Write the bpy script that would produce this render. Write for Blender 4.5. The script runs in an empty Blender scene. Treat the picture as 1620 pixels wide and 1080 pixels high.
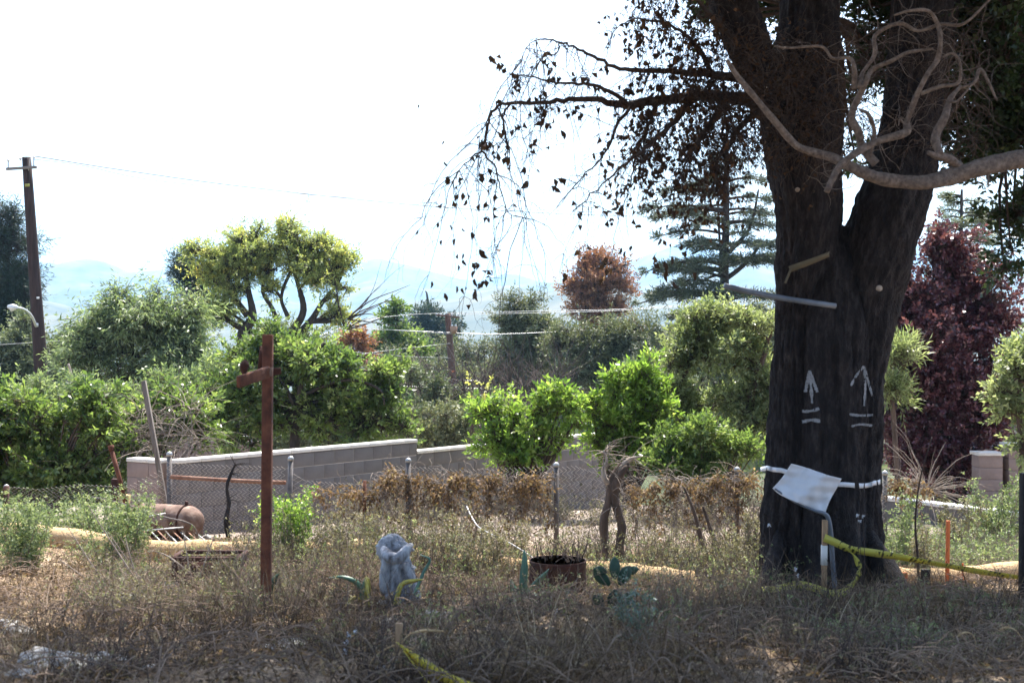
import bpy, math, random
import numpy as np
from mathutils import Vector
from mathutils.bvhtree import BVHTree

rng = np.random.default_rng(11)
random.seed(5)
S = bpy.context.scene
C = S.collection
R = math.radians

# ------------------------------------------------------------------ camera, sky, sun, exposure
CZ = 1.6                      # eye height
FPX = 2000.0                  # focal length in photo pixels (photo 1620 x 1080)
cam = bpy.data.cameras.new('camera')
cam.sensor_width = 36.0
cam.lens = 36.0 * FPX / 1620.0
cam.clip_start = 0.1
cam.clip_end = 30000
cam.dof.use_dof = True
cam.dof.focus_distance = 24.0
cam.dof.aperture_fstop = 4.0
camo = bpy.data.objects.new('camera', cam); C.objects.link(camo)
camo.location = (0, 0, CZ); camo.rotation_euler = (R(90), 0, 0)
S.camera = camo

SUN_EL, SUN_AZ = 61.0, 14.0
w = bpy.data.worlds.new('World'); S.world = w; w.use_nodes = True
nt = w.node_tree; nt.nodes.clear()
sky = nt.nodes.new('ShaderNodeTexSky'); sky.sky_type = 'NISHITA'; sky.sun_disc = False
sky.sun_elevation = R(SUN_EL); sky.sun_rotation = R(SUN_AZ)
sky.air_density = 1.0; sky.dust_density = 3.0; sky.ozone_density = 1.0
bg = nt.nodes.new('ShaderNodeBackground'); bg.inputs[1].default_value = 0.14
wo = nt.nodes.new('ShaderNodeOutputWorld')
nt.links.new(sky.outputs[0], bg.inputs[0]); nt.links.new(bg.outputs[0], wo.inputs[0])
sl = bpy.data.lights.new('sun', 'SUN'); sl.energy = 5.0; sl.angle = R(0.5); sl.color = (1.0, 0.95, 0.87)
so = bpy.data.objects.new('sun', sl); C.objects.link(so)
ts = Vector((math.sin(R(SUN_AZ)) * math.cos(R(SUN_EL)), math.cos(R(SUN_AZ)) * math.cos(R(SUN_EL)), math.sin(R(SUN_EL))))
so.rotation_euler = ts.to_track_quat('Z', 'Y').to_euler(); so.location = (5, 30, 40)
S.view_settings.view_transform = 'Standard'
S.view_settings.look = 'None'
S.view_settings.exposure = 1.5
S.view_settings.gamma = 1.0
S.view_settings.use_curve_mapping = False
cy = S.cycles
cy.use_denoising = True
cy.max_bounces = 8; cy.diffuse_bounces = 3; cy.glossy_bounces = 2; cy.transmission_bounces = 3
cy.volume_bounces = 1; cy.transparent_max_bounces = 6

# ------------------------------------------------------------------ helpers
def P(px, py, D):
    """the place at distance D (metres along the view) seen at photo pixel px, py"""
    return np.array(((px - 810) / FPX * D, D, CZ + (540 - py) / FPX * D))

GY = [-60, 0, 5, 6, 9, 11.6, 15, 18, 25, 40, 60, 100, 200, 400, 900, 1500, 12000]
GZ = [0.6, 0, 0.0, -.02, -.36, -.72, -.98, -1.05, -1.7, -4, -7, -11, -22, -38, -60, -75, -75]
def G(x, y):
    x = np.asarray(x, float); y = np.asarray(y, float)
    z = np.interp(y, GY, GZ)
    near = np.clip((y - 9) / 3, 0, 1) * np.clip((16.5 - y) / 2, 0, 1)
    z = z + 0.07 * np.clip(-x, 0, 6) * near
    amp = np.clip(y / 60, .5, 60)
    z = z + .035 * np.sin(x * 1.7 + y * .9) * np.clip(amp, .5, 1) + .03 * np.sin(x * 3.1 - y * 2.3 + 1)
    far = np.clip((y - 60) / 200, 0, 1)
    z = z + far * (4 * np.sin(x / 55 + 1) * np.sin(y / 70) + 6 * np.sin(x / 160 + 2) * np.sin(y / 190 + .5))
    return z

def ground_at(px, py, near=5.0, far=60.0):
    """where the sight line through a photo pixel meets the ground"""
    a, b = near, far
    for D in np.linspace(near, far, 800):
        p = P(px, py, D)
        if p[2] <= G(p[0], p[1]): return np.array((p[0], p[1], float(G(p[0], p[1]))))
    p = P(px, py, far); p[2] = float(G(p[0], p[1])); return p

def on_ground(px, D):
    x = (px - 810) / FPX * D
    return np.array((x, D, float(G(x, D))))

def norm(a):
    return a / np.maximum(np.linalg.norm(a, axis=-1, keepdims=True), 1e-9)

def spline(pts, n=None, seg=6):
    """Catmull-Rom through rows of pts (any number of columns)"""
    p = np.asarray(pts, float)
    if len(p) < 3:
        t = np.linspace(0, 1, seg + 1)[:, None]
        return p[0] * (1 - t) + p[-1] * t
    q = np.vstack([2 * p[0] - p[1], p, 2 * p[-1] - p[-2]])
    out = []
    for i in range(1, len(q) - 2):
        t = np.linspace(0, 1, seg, endpoint=False)[:, None]
        a, b, c, d = q[i - 1], q[i], q[i + 1], q[i + 2]
        out.append(.5 * (2 * b + (c - a) * t + (2 * a - 5 * b + 4 * c - d) * t ** 2 + (3 * b - a - 3 * c + d) * t ** 3))
    out.append(p[-1:])
    return np.vstack(out)

class M:
    """collects polygons, then becomes one mesh object"""
    def __init__(s): s.v = []; s.f = []; s.r = []; s.mi = []; s.n = 0
    def add(s, v, f, r=None, mi=0):
        v = np.asarray(v, float).reshape(-1, 3); f = np.asarray(f, np.int64)
        s.v.append(v); s.f.append(f + s.n); s.n += len(v)
        if r is None: r = 0.5
        s.r.append(np.broadcast_to(np.asarray(r, float), (len(v),)).copy())
        s.mi.append(np.full(len(f), mi))
        return s
    def build(s, name, mats, parent=None, smooth=False, kind=None, link=True, bevel=0):
        if not isinstance(mats, (list, tuple)): mats = [mats]
        me = bpy.data.meshes.new(name)
        if s.v:
            v = np.vstack(s.v)
            if parent is not None: v = v - np.array(wloc(parent))
            me.vertices.add(len(v)); me.vertices.foreach_set('co', v.astype(np.float32).ravel())
            sizes = np.concatenate([np.full(len(f), f.shape[1]) for f in s.f])
            loops = np.concatenate([f.ravel() for f in s.f])
            me.loops.add(len(loops)); me.loops.foreach_set('vertex_index', loops.astype(np.int32))
            me.polygons.add(len(sizes))
            me.polygons.foreach_set('loop_start', np.concatenate([[0], np.cumsum(sizes)[:-1]]).astype(np.int32))
            me.polygons.foreach_set('material_index', np.concatenate(s.mi).astype(np.int32))
            if smooth: me.polygons.foreach_set('use_smooth', np.ones(len(sizes), bool))
            me.update(calc_edges=True)
            at = me.attributes.new('rnd', 'FLOAT', 'POINT')
            at.data.foreach_set('value', np.concatenate(s.r).astype(np.float32))
        for m in mats: me.materials.append(m)
        o = bpy.data.objects.new(name, me)
        if link: C.objects.link(o)
        if parent is not None: o.parent = parent
        if kind: o['kind'] = kind
        if bevel:
            b = o.modifiers.new('bevel', 'BEVEL'); b.width = bevel; b.segments = 2; b.limit_method = 'ANGLE'
        return o

def wloc(o):
    l = Vector((0, 0, 0))
    while o is not None: l = l + o.location; o = o.parent
    return l

def thing(name, label, cat, loc, group=None):
    o = bpy.data.objects.new(name, None); C.objects.link(o)
    o.empty_display_size = .2
    o.location = [float(c) for c in loc]; o['label'] = label; o['category'] = cat
    if group: o['group'] = group
    return o
def tag(o, label, cat, group=None):
    o['label'] = label; o['category'] = cat
    if group: o['group'] = group
    return o
def struct(o): o['kind'] = 'structure'; return o

def tube(m, pts, rad, sides=8, r=None, seg=0, rough=0.0, cap=True, fn=None, mi=0):
    pts = np.asarray(pts, float); rad = np.broadcast_to(np.asarray(rad, float), (len(pts),))
    if seg:
        q = spline(np.hstack([pts, rad[:, None]]), seg=seg); pts, rad = q[:, :3], np.maximum(q[:, 3], .0008)
    n = len(pts)
    t = norm(np.gradient(pts, axis=0))
    ref = np.array((0, 1., 0)) if abs(t[:, 1]).mean() < .8 else np.array((0, 0, 1.))
    a = norm(np.cross(t, ref)); b = np.cross(t, a)
    th = np.linspace(0, 2 * np.pi, sides, endpoint=False)
    rr = rad[:, None] * np.ones(sides)
    if rough:
        k = np.arange(n)[:, None]; ph = rng.uniform(0, 6, 4)
        rr = rr * (1 + rough * (np.sin(th * 3 + k * .35 + ph[0]) * .4 + np.sin(th * 2 - k * .55 + ph[1]) * .4 + np.sin(k * .9 + ph[2]) * .4 + .3 * rng.normal(size=(n, sides))))
    if fn is not None: rr = fn(pts, th, rr)
    v = pts[:, None] + rr[..., None] * (np.cos(th)[None, :, None] * a[:, None] + np.sin(th)[None, :, None] * b[:, None])
    i = np.arange(n - 1)[:, None] * sides; j = np.arange(sides)[None]; j2 = (j + 1) % sides
    f = np.stack([i + j, i + j2, i + sides + j2, i + sides + j], -1).reshape(-1, 4)
    m.add(v.reshape(-1, 3), f, r, mi)
    if cap:
        base = m.n - n * sides
        m.f.append(np.array([list(range(base, base + sides))])[:, ::-1]); m.mi.append(np.array([mi]))
        m.f.append(np.array([list(range(m.n - sides, m.n))])); m.mi.append(np.array([mi]))
    return m

def tubes(m, paths, rad, sides=3, r=None):
    """many thin tubes at once: paths (N,K,3), rad (N,K)"""
    N, K, _ = paths.shape
    if N == 0: return
    t = norm(np.gradient(paths, axis=1))
    ref = np.array((.31, .87, .38))
    a = norm(np.cross(t, ref)); b = np.cross(t, a)
    th = np.linspace(0, 2 * np.pi, sides, endpoint=False)
    v = paths[:, :, None] + rad[:, :, None, None] * (np.cos(th)[:, None] * a[:, :, None] + np.sin(th)[:, None] * b[:, :, None])
    base = (np.arange(N) * K * sides)[:, None, None]; i = (np.arange(K - 1) * sides)[None, :, None]; j = np.arange(sides)[None, None]; j2 = (j + 1) % sides
    f = np.stack([base + i + j, base + i + j2, base + i + sides + j2, base + i + sides + j], -1).reshape(-1, 4)
    rv = None if r is None else np.repeat(r, K * sides)
    m.add(v.reshape(-1, 3), f, rv)

def box(m, c, s, rot=0.0, tilt=None, r=None, mi=0):
    v = np.array([(x, y, z) for x in (-.5, .5) for y in (-.5, .5) for z in (-.5, .5)]) * np.array(s)
    if tilt is not None: v = v @ tilt.T
    cr, sr = math.cos(rot), math.sin(rot)
    v = v @ np.array([[cr, -sr, 0], [sr, cr, 0], [0, 0, 1]]).T + np.array(c)
    f = [(0, 1, 3, 2), (4, 6, 7, 5), (0, 4, 5, 1), (2, 3, 7, 6), (0, 2, 6, 4), (1, 5, 7, 3)]
    m.add(v, f, r, mi); return m

def bar(m, a, b, w, h=None, mi=0):
    """a squared bar from a to b"""
    a = np.asarray(a, float); b = np.asarray(b, float); h = h or w
    d = norm(b - a); ref = np.array((0, 1., 0)) if abs(d[1]) < .8 else np.array((0, 0, 1.))
    s = norm(np.cross(d, ref)); u = np.cross(s, d)
    v = [p + s * i * w / 2 + u * j * h / 2 for p in (a, b) for i, j in ((-1, -1), (1, -1), (1, 1), (-1, 1))]
    m.add(v, [(3, 2, 1, 0), (4, 5, 6, 7), (0, 1, 5, 4), (1, 2, 6, 5), (2, 3, 7, 6), (3, 0, 4, 7)], None, mi); return m

def ribbon(m, pts, width, up=(0, 0, 1), seg=6, twist=None, th=0.002, mi=0):
    """a thin two-faced strip along pts; twist = angle at each control point"""
    pts = np.asarray(pts, float)
    tw = np.zeros(len(pts)) if twist is None else np.asarray(twist, float)
    q = spline(np.hstack([pts, tw[:, None]]), seg=seg); p, tw = q[:, :3], q[:, 3]
    t = norm(np.gradient(p, axis=0)); up = np.asarray(up, float)
    s = norm(up - (t @ up)[:, None] * t); n = np.cross(t, s)
    e = s * np.cos(tw)[:, None] + n * np.sin(tw)[:, None]; nn = np.cross(t, e)
    wv = np.broadcast_to(np.asarray(width, float), (len(p),))[:, None]
    v = np.concatenate([p + e * wv / 2 + nn * th / 2, p - e * wv / 2 + nn * th / 2, p - e * wv / 2 - nn * th / 2, p + e * wv / 2 - nn * th / 2], 1).reshape(-1, 3)
    k = len(p); f = []
    for i in range(k - 1):
        for j in range(4): f.append((i * 4 + j, i * 4 + (j + 1) % 4, i * 4 + 4 + (j + 1) % 4, i * 4 + 4 + j))
    f.append((3, 2, 1, 0)); f.append((4 * k - 4, 4 * k - 3, 4 * k - 2, 4 * k - 1))
    L = np.concatenate([[0], np.cumsum(np.linalg.norm(np.diff(p, axis=0), axis=1))])
    m.add(v, f, np.repeat(L, 4), mi); return m

def leaves(m, base, d, L, W, rnd, curl=.12):
    n = len(base)
    L = np.broadcast_to(L, (n,))[:, None]; W = np.broadcast_to(W, (n,))[:, None]
    nr = norm(rng.normal(size=(n, 3)) * .9 + np.array((0, 0, .45)))
    s = norm(np.cross(d, nr)); u = np.cross(s, d)
    v = np.stack([base, base + d * L * .45 + s * W * .5 + u * L * curl, base + d * L, base + d * L * .45 - s * W * .5 + u * L * curl], 1).reshape(-1, 3)
    f = (np.arange(n) * 4)[:, None] + np.arange(4)[None]
    m.add(v, f, np.repeat(rnd, 4))

def sprigs(m, pos, dr, per, slen, L, W, droop=.1, tw=None, spread=1.0, rs=None):
    n = len(pos)
    dr = norm(dr)
    a = norm(np.cross(dr, norm(rng.normal(size=(n, 3))))); b = np.cross(dr, a)
    sl_ = slen * rng.uniform(.6, 1.3, (n, 1))
    if rs is None: rs = rng.uniform(0, 1, n)
    for k in range(per):
        t = (k + .5) / per
        th = k * 2.4 + rng.uniform(0, .8, n)
        pp = a * np.cos(th)[:, None] + b * np.sin(th)[:, None]
        d = norm(dr * (.5 + .6 * t) + pp * spread * (1.1 - .6 * t) + np.array((0, 0, -droop)) + rng.normal(size=(n, 3)) * .15)
        leaves(m, pos + dr * sl_ * t, d, L * rng.uniform(.65, 1.2, n), W * rng.uniform(.7, 1.15, n), np.clip(rs * .65 + .35 * rng.uniform(0, 1, n), 0, 1))
    if tw is not None:
        path = np.stack([pos - dr * sl_ * .6, pos + dr * sl_ * .9], 1)
        tubes(tw, path, np.full((n, 2), max(.0015, L * .02)))

def clumps(blobs, dens, rng_sub=(.28, .45)):
    """blobs: rows cx cy cz rx ry rz in metres -> sub clump centres, radii, outward directions"""
    out = []
    for c in blobs:
        c = np.asarray(c, float); K = max(5, int(dens * (c[3] * c[5]) ** .5 * 6))
        d = norm(rng.normal(size=(K, 3))); rad = rng.uniform(.35, .95, (K, 1))
        cc = c[:3] + d * c[3:] * rad
        rr = c[3:].mean() * rng.uniform(*rng_sub, (K, 1))
        out.append(np.hstack([cc, np.broadcast_to(rr, (K, 1)), d]))
    return np.vstack(out)

def pb(px, py, rx, ry, D, rz=None, dz=0):
    """a crown lobe given by where the photo shows it"""
    c = P(px, py, D + dz); k = (D + dz) / FPX
    rx *= .87; ry *= .87; return (*c, rx * k, (rz if rz else .8 * (rx + ry) / 2 * k), ry * k)

def limb(m, a, b, r0, r1, sag=.1, sides=6, n=5):
    a = np.asarray(a, float); b = np.asarray(b, float)
    t = np.linspace(0, 1, n)[:, None]; L = np.linalg.norm(b - a)
    p = a * (1 - t) + b * t + rng.normal(size=(n, 3)) * L * .035 * np.sin(np.pi * t)
    p[:, 2] += (np.sin(np.pi * t[:, 0])) * L * sag * rng.uniform(-.3, 1)
    tube(m, p, np.linspace(r0, r1, n), sides, seg=2, cap=False)
    return p

def crown(root, blobs, mat, bark, n, L, W, per=7, slen=None, droop=.1, dens=1.0, up=.3, attach=None, r=.05, twigs=True, spread=1.0, sub=(.3, .62), name='foliage', flat=.8, wild=.4, shoots=.17):
    cl = clumps(blobs, dens * 1.5, sub)
    n = int(n * .8); L *= 1.15; W *= 1.35
    ns = max(1, n // per)
    wgt = cl[:, 3] ** 2; idx = rng.choice(len(cl), ns, p=wgt / wgt.sum())
    d = norm(rng.normal(size=(ns, 3)))
    pos = cl[idx, :3] + d * cl[idx, 3:4] * np.where(rng.uniform(0, 1, (ns, 1)) < shoots, rng.uniform(1.0, 1.8, (ns, 1)), rng.uniform(.3, 1, (ns, 1)) ** .6) * np.array((.85, .85, flat * .8)) + norm(cl[idx, 4:] + rng.normal(size=(len(cl), 3))[idx] * .5 + (0, 0, .25)) * cl[idx, 3:4] * rng.normal(size=(ns, 1)) * .95
    keep = np.sin(pos[:, 0] * 2.1 / (L * 9) + 1.3 * np.sin(pos[:, 2] * 1.7 / (L * 9))) * np.sin(pos[:, 2] * 1.9 / (L * 9) + pos[:, 1] / (L * 9)) > -.5
    keep = keep | (rng.uniform(0, 1, ns) < .45)
    idx, d, pos = idx[keep], d[keep], pos[keep]; ns = len(pos)
    dr = norm(d * .8 + cl[idx, 4:] * .5 + np.array((0, 0, up)) + rng.normal(size=(ns, 3)) * wild)
    base_r = rng.uniform(0, 1, len(cl))
    m = M(); tw = M()
    sprigs(m, pos, dr, per, slen or L * 2.2, L, W, droop, None, spread, rs=np.clip(.5 * base_r[idx] + .5 * rng.uniform(0, 1, ns), 0, 1))
    m.build(name, mat, root, kind='stuff')
    if attach is not None:
        att = np.asarray(attach, float)
        nb = len(blobs)
        for c in cl:
            e = c[:3]
            j = np.argmin(np.linalg.norm(att - e, axis=1) + np.maximum(0, att[:, 2] - e[2]) * 1.5)
            limb(tw, att[j], e, r, r * .3, sides=5, n=4)
        ce = cl[idx, :3]
        k = ns if twigs else ns // 3
        p = np.stack([ce[:k] + rng.normal(size=(k, 3)) * .02, (ce[:k] + pos[:k]) / 2 + rng.normal(size=(k, 3)) * L, pos[:k] + dr[:k] * L], 1)
        tubes(tw, p, np.tile(np.array((.2, .12, .06)) * r, (k, 1)))
        tw.build('branches', bark, root, kind='stuff')

# ------------------------------------------------------------------ materials
def new_mat(name):
    m = bpy.data.materials.new(name); m.use_nodes = True
    nt = m.node_tree; nt.nodes.clear()
    out = nt.nodes.new('ShaderNodeOutputMaterial'); return m, nt, out
def ramp(nt, stops):
    r = nt.nodes.new('ShaderNodeValToRGB'); e = r.color_ramp.elements
    while len(e) < len(stops): e.new(.5)
    for i, (p, c) in enumerate(stops): e[i].position = p; e[i].color = (*c, 1)
    return r
def leaf_mat(name, stops, transl=.4, rough=.4, glow=1.5, spec=.5):
    m, nt, out = new_mat(name)
    at = nt.nodes.new('ShaderNodeAttribute'); at.attribute_name = 'rnd'
    r = ramp(nt, stops); nt.links.new(at.outputs['Fac'], r.inputs[0])
    b = nt.nodes.new('ShaderNodeBsdfPrincipled'); b.inputs['Roughness'].default_value = rough
    b.inputs['Specular IOR Level'].default_value = spec
    nt.links.new(r.outputs[0], b.inputs['Base Color'])
    mx = nt.nodes.new('ShaderNodeMix'); mx.data_type = 'RGBA'; mx.blend_type = 'MULTIPLY'; mx.inputs[0].default_value = 1
    mx.inputs[7].default_value = (glow * 1.08, glow * 1.12, glow * .65, 1)
    nt.links.new(r.outputs[0], mx.inputs[6])
    t = nt.nodes.new('ShaderNodeBsdfTranslucent'); nt.links.new(mx.outputs[2], t.inputs[0])
    ms = nt.nodes.new('ShaderNodeMixShader'); ms.inputs[0].default_value = transl
    nt.links.new(b.outputs[0], ms.inputs[1]); nt.links.new(t.outputs[0], ms.inputs[2]); nt.links.new(ms.outputs[0], out.inputs[0])
    return m
def solid(name, stops, scale=6, rough=.8, bump=.3, detail=6, stretch=(1, 1, 1), metal=0, spec=.3, scale2=None, rs=None, bdist=.01):
    """noise-driven ramp with bump"""
    m, nt, out = new_mat(name)
    tc = nt.nodes.new('ShaderNodeTexCoord'); mp = nt.nodes.new('ShaderNodeMapping'); mp.inputs['Scale'].default_value = stretch
    nt.links.new(tc.outputs['Object'], mp.inputs[0])
    n = nt.nodes.new('ShaderNodeTexNoise'); n.inputs['Scale'].default_value = scale; n.inputs['Detail'].default_value = detail; n.inputs['Roughness'].default_value = .65
    nt.links.new(mp.outputs[0], n.inputs[0])
    r = ramp(nt, stops); nt.links.new(n.outputs[0], r.inputs[0])
    b = nt.nodes.new('ShaderNodeBsdfPrincipled'); b.inputs['Roughness'].default_value = rough; b.inputs['Metallic'].default_value = metal
    b.inputs['Specular IOR Level'].default_value = spec
    nt.links.new(r.outputs[0], b.inputs['Base Color'])
    n2 = nt.nodes.new('ShaderNodeTexNoise'); n2.inputs['Scale'].default_value = scale2 or scale * 5; n2.inputs['Detail'].default_value = 5
    nt.links.new(mp.outputs[0], n2.inputs[0])
    bp = nt.nodes.new('ShaderNodeBump'); bp.inputs['Strength'].default_value = bump; bp.inputs['Distance'].default_value = bdist
    nt.links.new(n2.outputs[0], bp.inputs['Height']); nt.links.new(bp.outputs[0], b.inputs['Normal'])
    nt.links.new(b.outputs[0], out.inputs[0])
    return m

MAT = {}
MAT['bark'] = solid('bark', [(.3, (.010, .009, .011)), (.5, (.024, .020, .021)), (.66, (.055, .046, .046)), (.8, (.13, .085, .065))], 2.6, .9, 1.0, 9, (7, 7, 2.2), scale2=14, bdist=.04)
MAT['bark_brown'] = solid('bark_brown', [(.3, (.05, .035, .028)), (.7, (.14, .10, .08))], 6, .9, .6, 6, (2, 2, .6), bdist=.02)
MAT['bark_dark'] = solid('bark_dark', [(.3, (.03, .024, .02)), (.7, (.08, .062, .052))], 6, .9, .6, 6, (2, 2, .6), bdist=.02)
MAT['bark_pale'] = solid('bark_pale', [(.3, (.24, .19, .15)), (.5, (.36, .30, .25)), (.75, (.50, .43, .37))], 7, .8, .6, 6, (2, 2, 2), bdist=.015)
MAT['bark_limb'] = solid('bark_limb', [(.3, (.07, .055, .048)), (.5, (.15, .12, .105)), (.75, (.27, .225, .195))], 9, .85, .9, 8, (3, 3, 3), scale2=26, bdist=.012)
MAT['twig'] = solid('twig', [(.3, (.035, .025, .022)), (.7, (.09, .065, .055))], 9, .85, .2)
MAT['twig_grey'] = solid('twig_grey', [(.3, (.16, .13, .11)), (.7, (.36, .30, .25))], 9, .85, .2)
MAT['twig_tan'] = solid('twig_tan', [(.3, (.10, .07, .055)), (.7, (.30, .22, .16))], 3, .85, .2)
MAT['dead_leaf'] = leaf_mat('dead_leaf', [(0, (.035, .022, .016)), (.6, (.075, .042, .026)), (1, (.16, .085, .045))], .15, .7, 1.2, .2)
MAT['oak_leaf'] = leaf_mat('oak_leaf', [(0, (.016, .028, .012)), (.7, (.032, .055, .02)), (1, (.07, .10, .03))], .3, .45, 1.3, .4)
MAT['citrus'] = leaf_mat('citrus', [(0, (.035, .065, .022)), (.3, (.08, .13, .04)), (.7, (.17, .23, .075)), (1, (.42, .44, .22))], .45, .32, 1.6)
MAT['lime'] = leaf_mat('lime', [(0, (.055, .105, .025)), (.35, (.13, .22, .045)), (.75, (.25, .34, .08)), (1, (.48, .52, .22))], .5, .35, 1.6)
MAT['privet'] = leaf_mat('privet', [(0, (.07, .095, .045)), (.4, (.17, .21, .10)), (1, (.42, .45, .28))], .45, .38, 1.4)
MAT['mimosa'] = leaf_mat('mimosa', [(0, (.12, .16, .07)), (.35, (.24, .29, .11)), (.7, (.42, .44, .16)), (.88, (.60, .50, .16)), (1, (.62, .38, .16))], .4, .5, 1.5)
MAT['pepper'] = leaf_mat('pepper', [(0, (.06, .09, .045)), (.4, (.14, .19, .095)), (1, (.36, .42, .25))], .45, .4, 1.4)
MAT['pine'] = leaf_mat('pine', [(0, (.015, .028, .018)), (.6, (.04, .062, .038)), (1, (.10, .13, .075))], .15, .6, 1.2)
MAT['cedar'] = leaf_mat('cedar', [(0, (.03, .042, .03)), (.6, (.09, .11, .07)), (1, (.20, .22, .13))], .15, .6, 1.2)
MAT['juniper'] = leaf_mat('juniper', [(0, (.06, .075, .045)), (.45, (.17, .19, .10)), (1, (.38, .39, .24))], .2, .6, 1.2)
MAT['dark_shrub'] = leaf_mat('dark_shrub', [(0, (.035, .05, .03)), (.45, (.12, .15, .085)), (1, (.30, .33, .21))], .3, .5, 1.2)
MAT['rust_leaf'] = leaf_mat('rust_leaf', [(0, (.16, .075, .05)), (.6, (.36, .16, .10)), (1, (.56, .34, .20))], .3, .6, 1.2)
MAT['plum'] = leaf_mat('plum', [(0, (.024, .010, .016)), (.5, (.095, .032, .05)), (.8, (.21, .09, .11)), (1, (.40, .27, .29))], .35, .3, 1.3, .7)
MAT['yellow_leaf'] = leaf_mat('yellow_leaf', [(0, (.28, .30, .10)), (1, (.60, .56, .18))], .4, .5)
MAT['brown_leaf'] = leaf_mat('brown_leaf', [(0, (.06, .042, .03)), (.5, (.17, .11, .072)), (.8, (.30, .19, .12)), (1, (.44, .36, .25))], .35, .7, 1.2, .2)
MAT['weed'] = leaf_mat('weed', [(0, (.05, .08, .04)), (.45, (.15, .20, .10)), (1, (.42, .46, .28))], .4, .5, 1.3, .3)
MAT['weed_dull'] = leaf_mat('weed_dull', [(0, (.06, .055, .035)), (.5, (.17, .155, .095)), (1, (.46, .42, .30))], .3, .6, 1.1, .2)
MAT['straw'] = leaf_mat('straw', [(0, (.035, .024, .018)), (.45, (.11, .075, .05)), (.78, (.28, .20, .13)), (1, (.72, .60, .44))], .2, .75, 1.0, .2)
MAT['sunlit_straw'] = leaf_mat('sunlit_straw', [(0, (.16, .11, .07)), (.5, (.36, .26, .16)), (1, (.66, .54, .38))], .2, .75, 1.0, .2)  # brighter copy of straw: sunlight on the grass strip put into the colour
MAT['blue_leaf'] = leaf_mat('blue_leaf', [(0, (.07, .11, .09)), (1, (.20, .28, .23))], .25, .4, 1.0)
MAT['cactus'] = solid('cactus', [(.3, (.02, .045, .028)), (.7, (.045, .085, .05))], 9, .5, .2)
MAT['agave'] = solid('agave', [(.3, (.05, .12, .09)), (.7, (.12, .22, .15))], 6, .45, .1)
MAT['agave_yellow'] = solid('agave_yellow', [(.3, (.30, .26, .04)), (.7, (.45, .38, .08))], 6, .5, .1)
MAT['block'] = solid('block', [(.25, (.12, .108, .105)), (.5, (.155, .142, .138)), (.8, (.19, .174, .168))], 3, .95, .6, 8, scale2=90, bdist=.004)
MAT['cap'] = solid('cap', [(.3, (.55, .52, .48)), (.7, (.70, .67, .62))], 6, .9, .4, scale2=80, bdist=.003)
MAT['mortar'] = solid('mortar', [(.3, (.16, .145, .14)), (.7, (.20, .18, .175))], 8, .95, .3)
MAT['pink_block'] = solid('pink_block', [(.3, (.22, .165, .145)), (.7, (.30, .23, .205))], 4, .95, .5, scale2=70, bdist=.004)
MAT['white_paint'] = solid('white_paint', [(.3, (.62, .60, .57)), (.7, (.8, .79, .77))], 5, .6, .1)
MAT['rust'] = solid('rust', [(.3, (.05, .022, .016)), (.5, (.12, .045, .028)), (.75, (.22, .09, .05))], 9, .85, .5, 8, metal=.1)
MAT['rust_pale'] = solid('rust_pale', [(.32, (.08, .04, .028)), (.5, (.19, .12, .09)), (.7, (.36, .27, .22))], 7, .75, .4, 8, metal=.1)
MAT['rust_dark'] = solid('rust_dark', [(.3, (.03, .014, .011)), (.6, (.07, .028, .02)), (.8, (.12, .05, .03))], 7, .85, .5, 8)
MAT['rust_rail'] = solid('rust_rail', [(.3, (.18, .08, .05)), (.7, (.34, .20, .14))], 9, .8, .4)
MAT['galv'] = solid('galv', [(.3, (.30, .30, .30)), (.7, (.46, .46, .46))], 12, .45, .15, metal=.5)
MAT['post'] = solid('post', [(.3, (.09, .08, .08)), (.7, (.20, .18, .17))], 12, .6, .2, metal=.4)
MAT['wire'] = solid('wire', [(.3, (.50, .42, .36)), (.7, (.72, .66, .60))], 20, .45, .0, metal=.3)
MAT['cable'] = solid('cable', [(.3, (.45, .45, .45)), (.7, (.6, .6, .6))], 2, .45, .0, metal=.6)
MAT['pole'] = solid('pole', [(.3, (.022, .014, .013)), (.7, (.065, .038, .032))], 4, .9, .4, stretch=(3, 3, .3))
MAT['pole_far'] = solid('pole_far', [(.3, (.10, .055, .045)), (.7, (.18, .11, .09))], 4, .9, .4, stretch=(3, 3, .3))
MAT['ceramic'] = solid('ceramic', [(.3, (.6, .6, .62)), (.7, (.8, .8, .8))], 4, .3, 0)
MAT['tan_paint'] = solid('tan_paint', [(.3, (.34, .19, .12)), (.7, (.44, .27, .18))], 4, .5, .1)
MAT['yellow_tape'] = None
MAT['sheet'] = solid('sheet', [(.3, (.62, .64, .70)), (.7, (.78, .80, .84))], 3, .5, .15)
MAT['wood'] = solid('wood', [(.3, (.26, .16, .09)), (.7, (.42, .28, .17))], 6, .8, .4, stretch=(6, 6, .6))
MAT['wood_grey'] = solid('wood_grey', [(.3, (.11, .095, .085)), (.7, (.24, .21, .19))], 6, .85, .4, stretch=(6, 6, .6))
MAT['orange'] = solid('orange', [(.3, (.62, .13, .035)), (.7, (.80, .22, .07))], 6, .6, .2)
MAT['pipe'] = solid('pipe', [(.3, (.09, .11, .14)), (.7, (.19, .22, .27))], 5, .4, .05, metal=.1)
MAT['chalk'] = solid('chalk', [(.28, (.04, .038, .04)), (.44, (.19, .20, .22)), (.7, (.40, .42, .45))], 110, .95, .3)
MAT['rock'] = solid('rock', [(.25, (.22, .21, .20)), (.5, (.40, .39, .37)), (.75, (.56, .55, .53))], 6, .95, .8, 8, scale2=22, bdist=.02)
MAT['stump'] = solid('stump', [(.34, (.07, .068, .07)), (.48, (.28, .285, .31)), (.7, (.55, .57, .61))], 13, .9, .9, 8, (1, 1, .5), scale2=25, bdist=.03)
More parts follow.
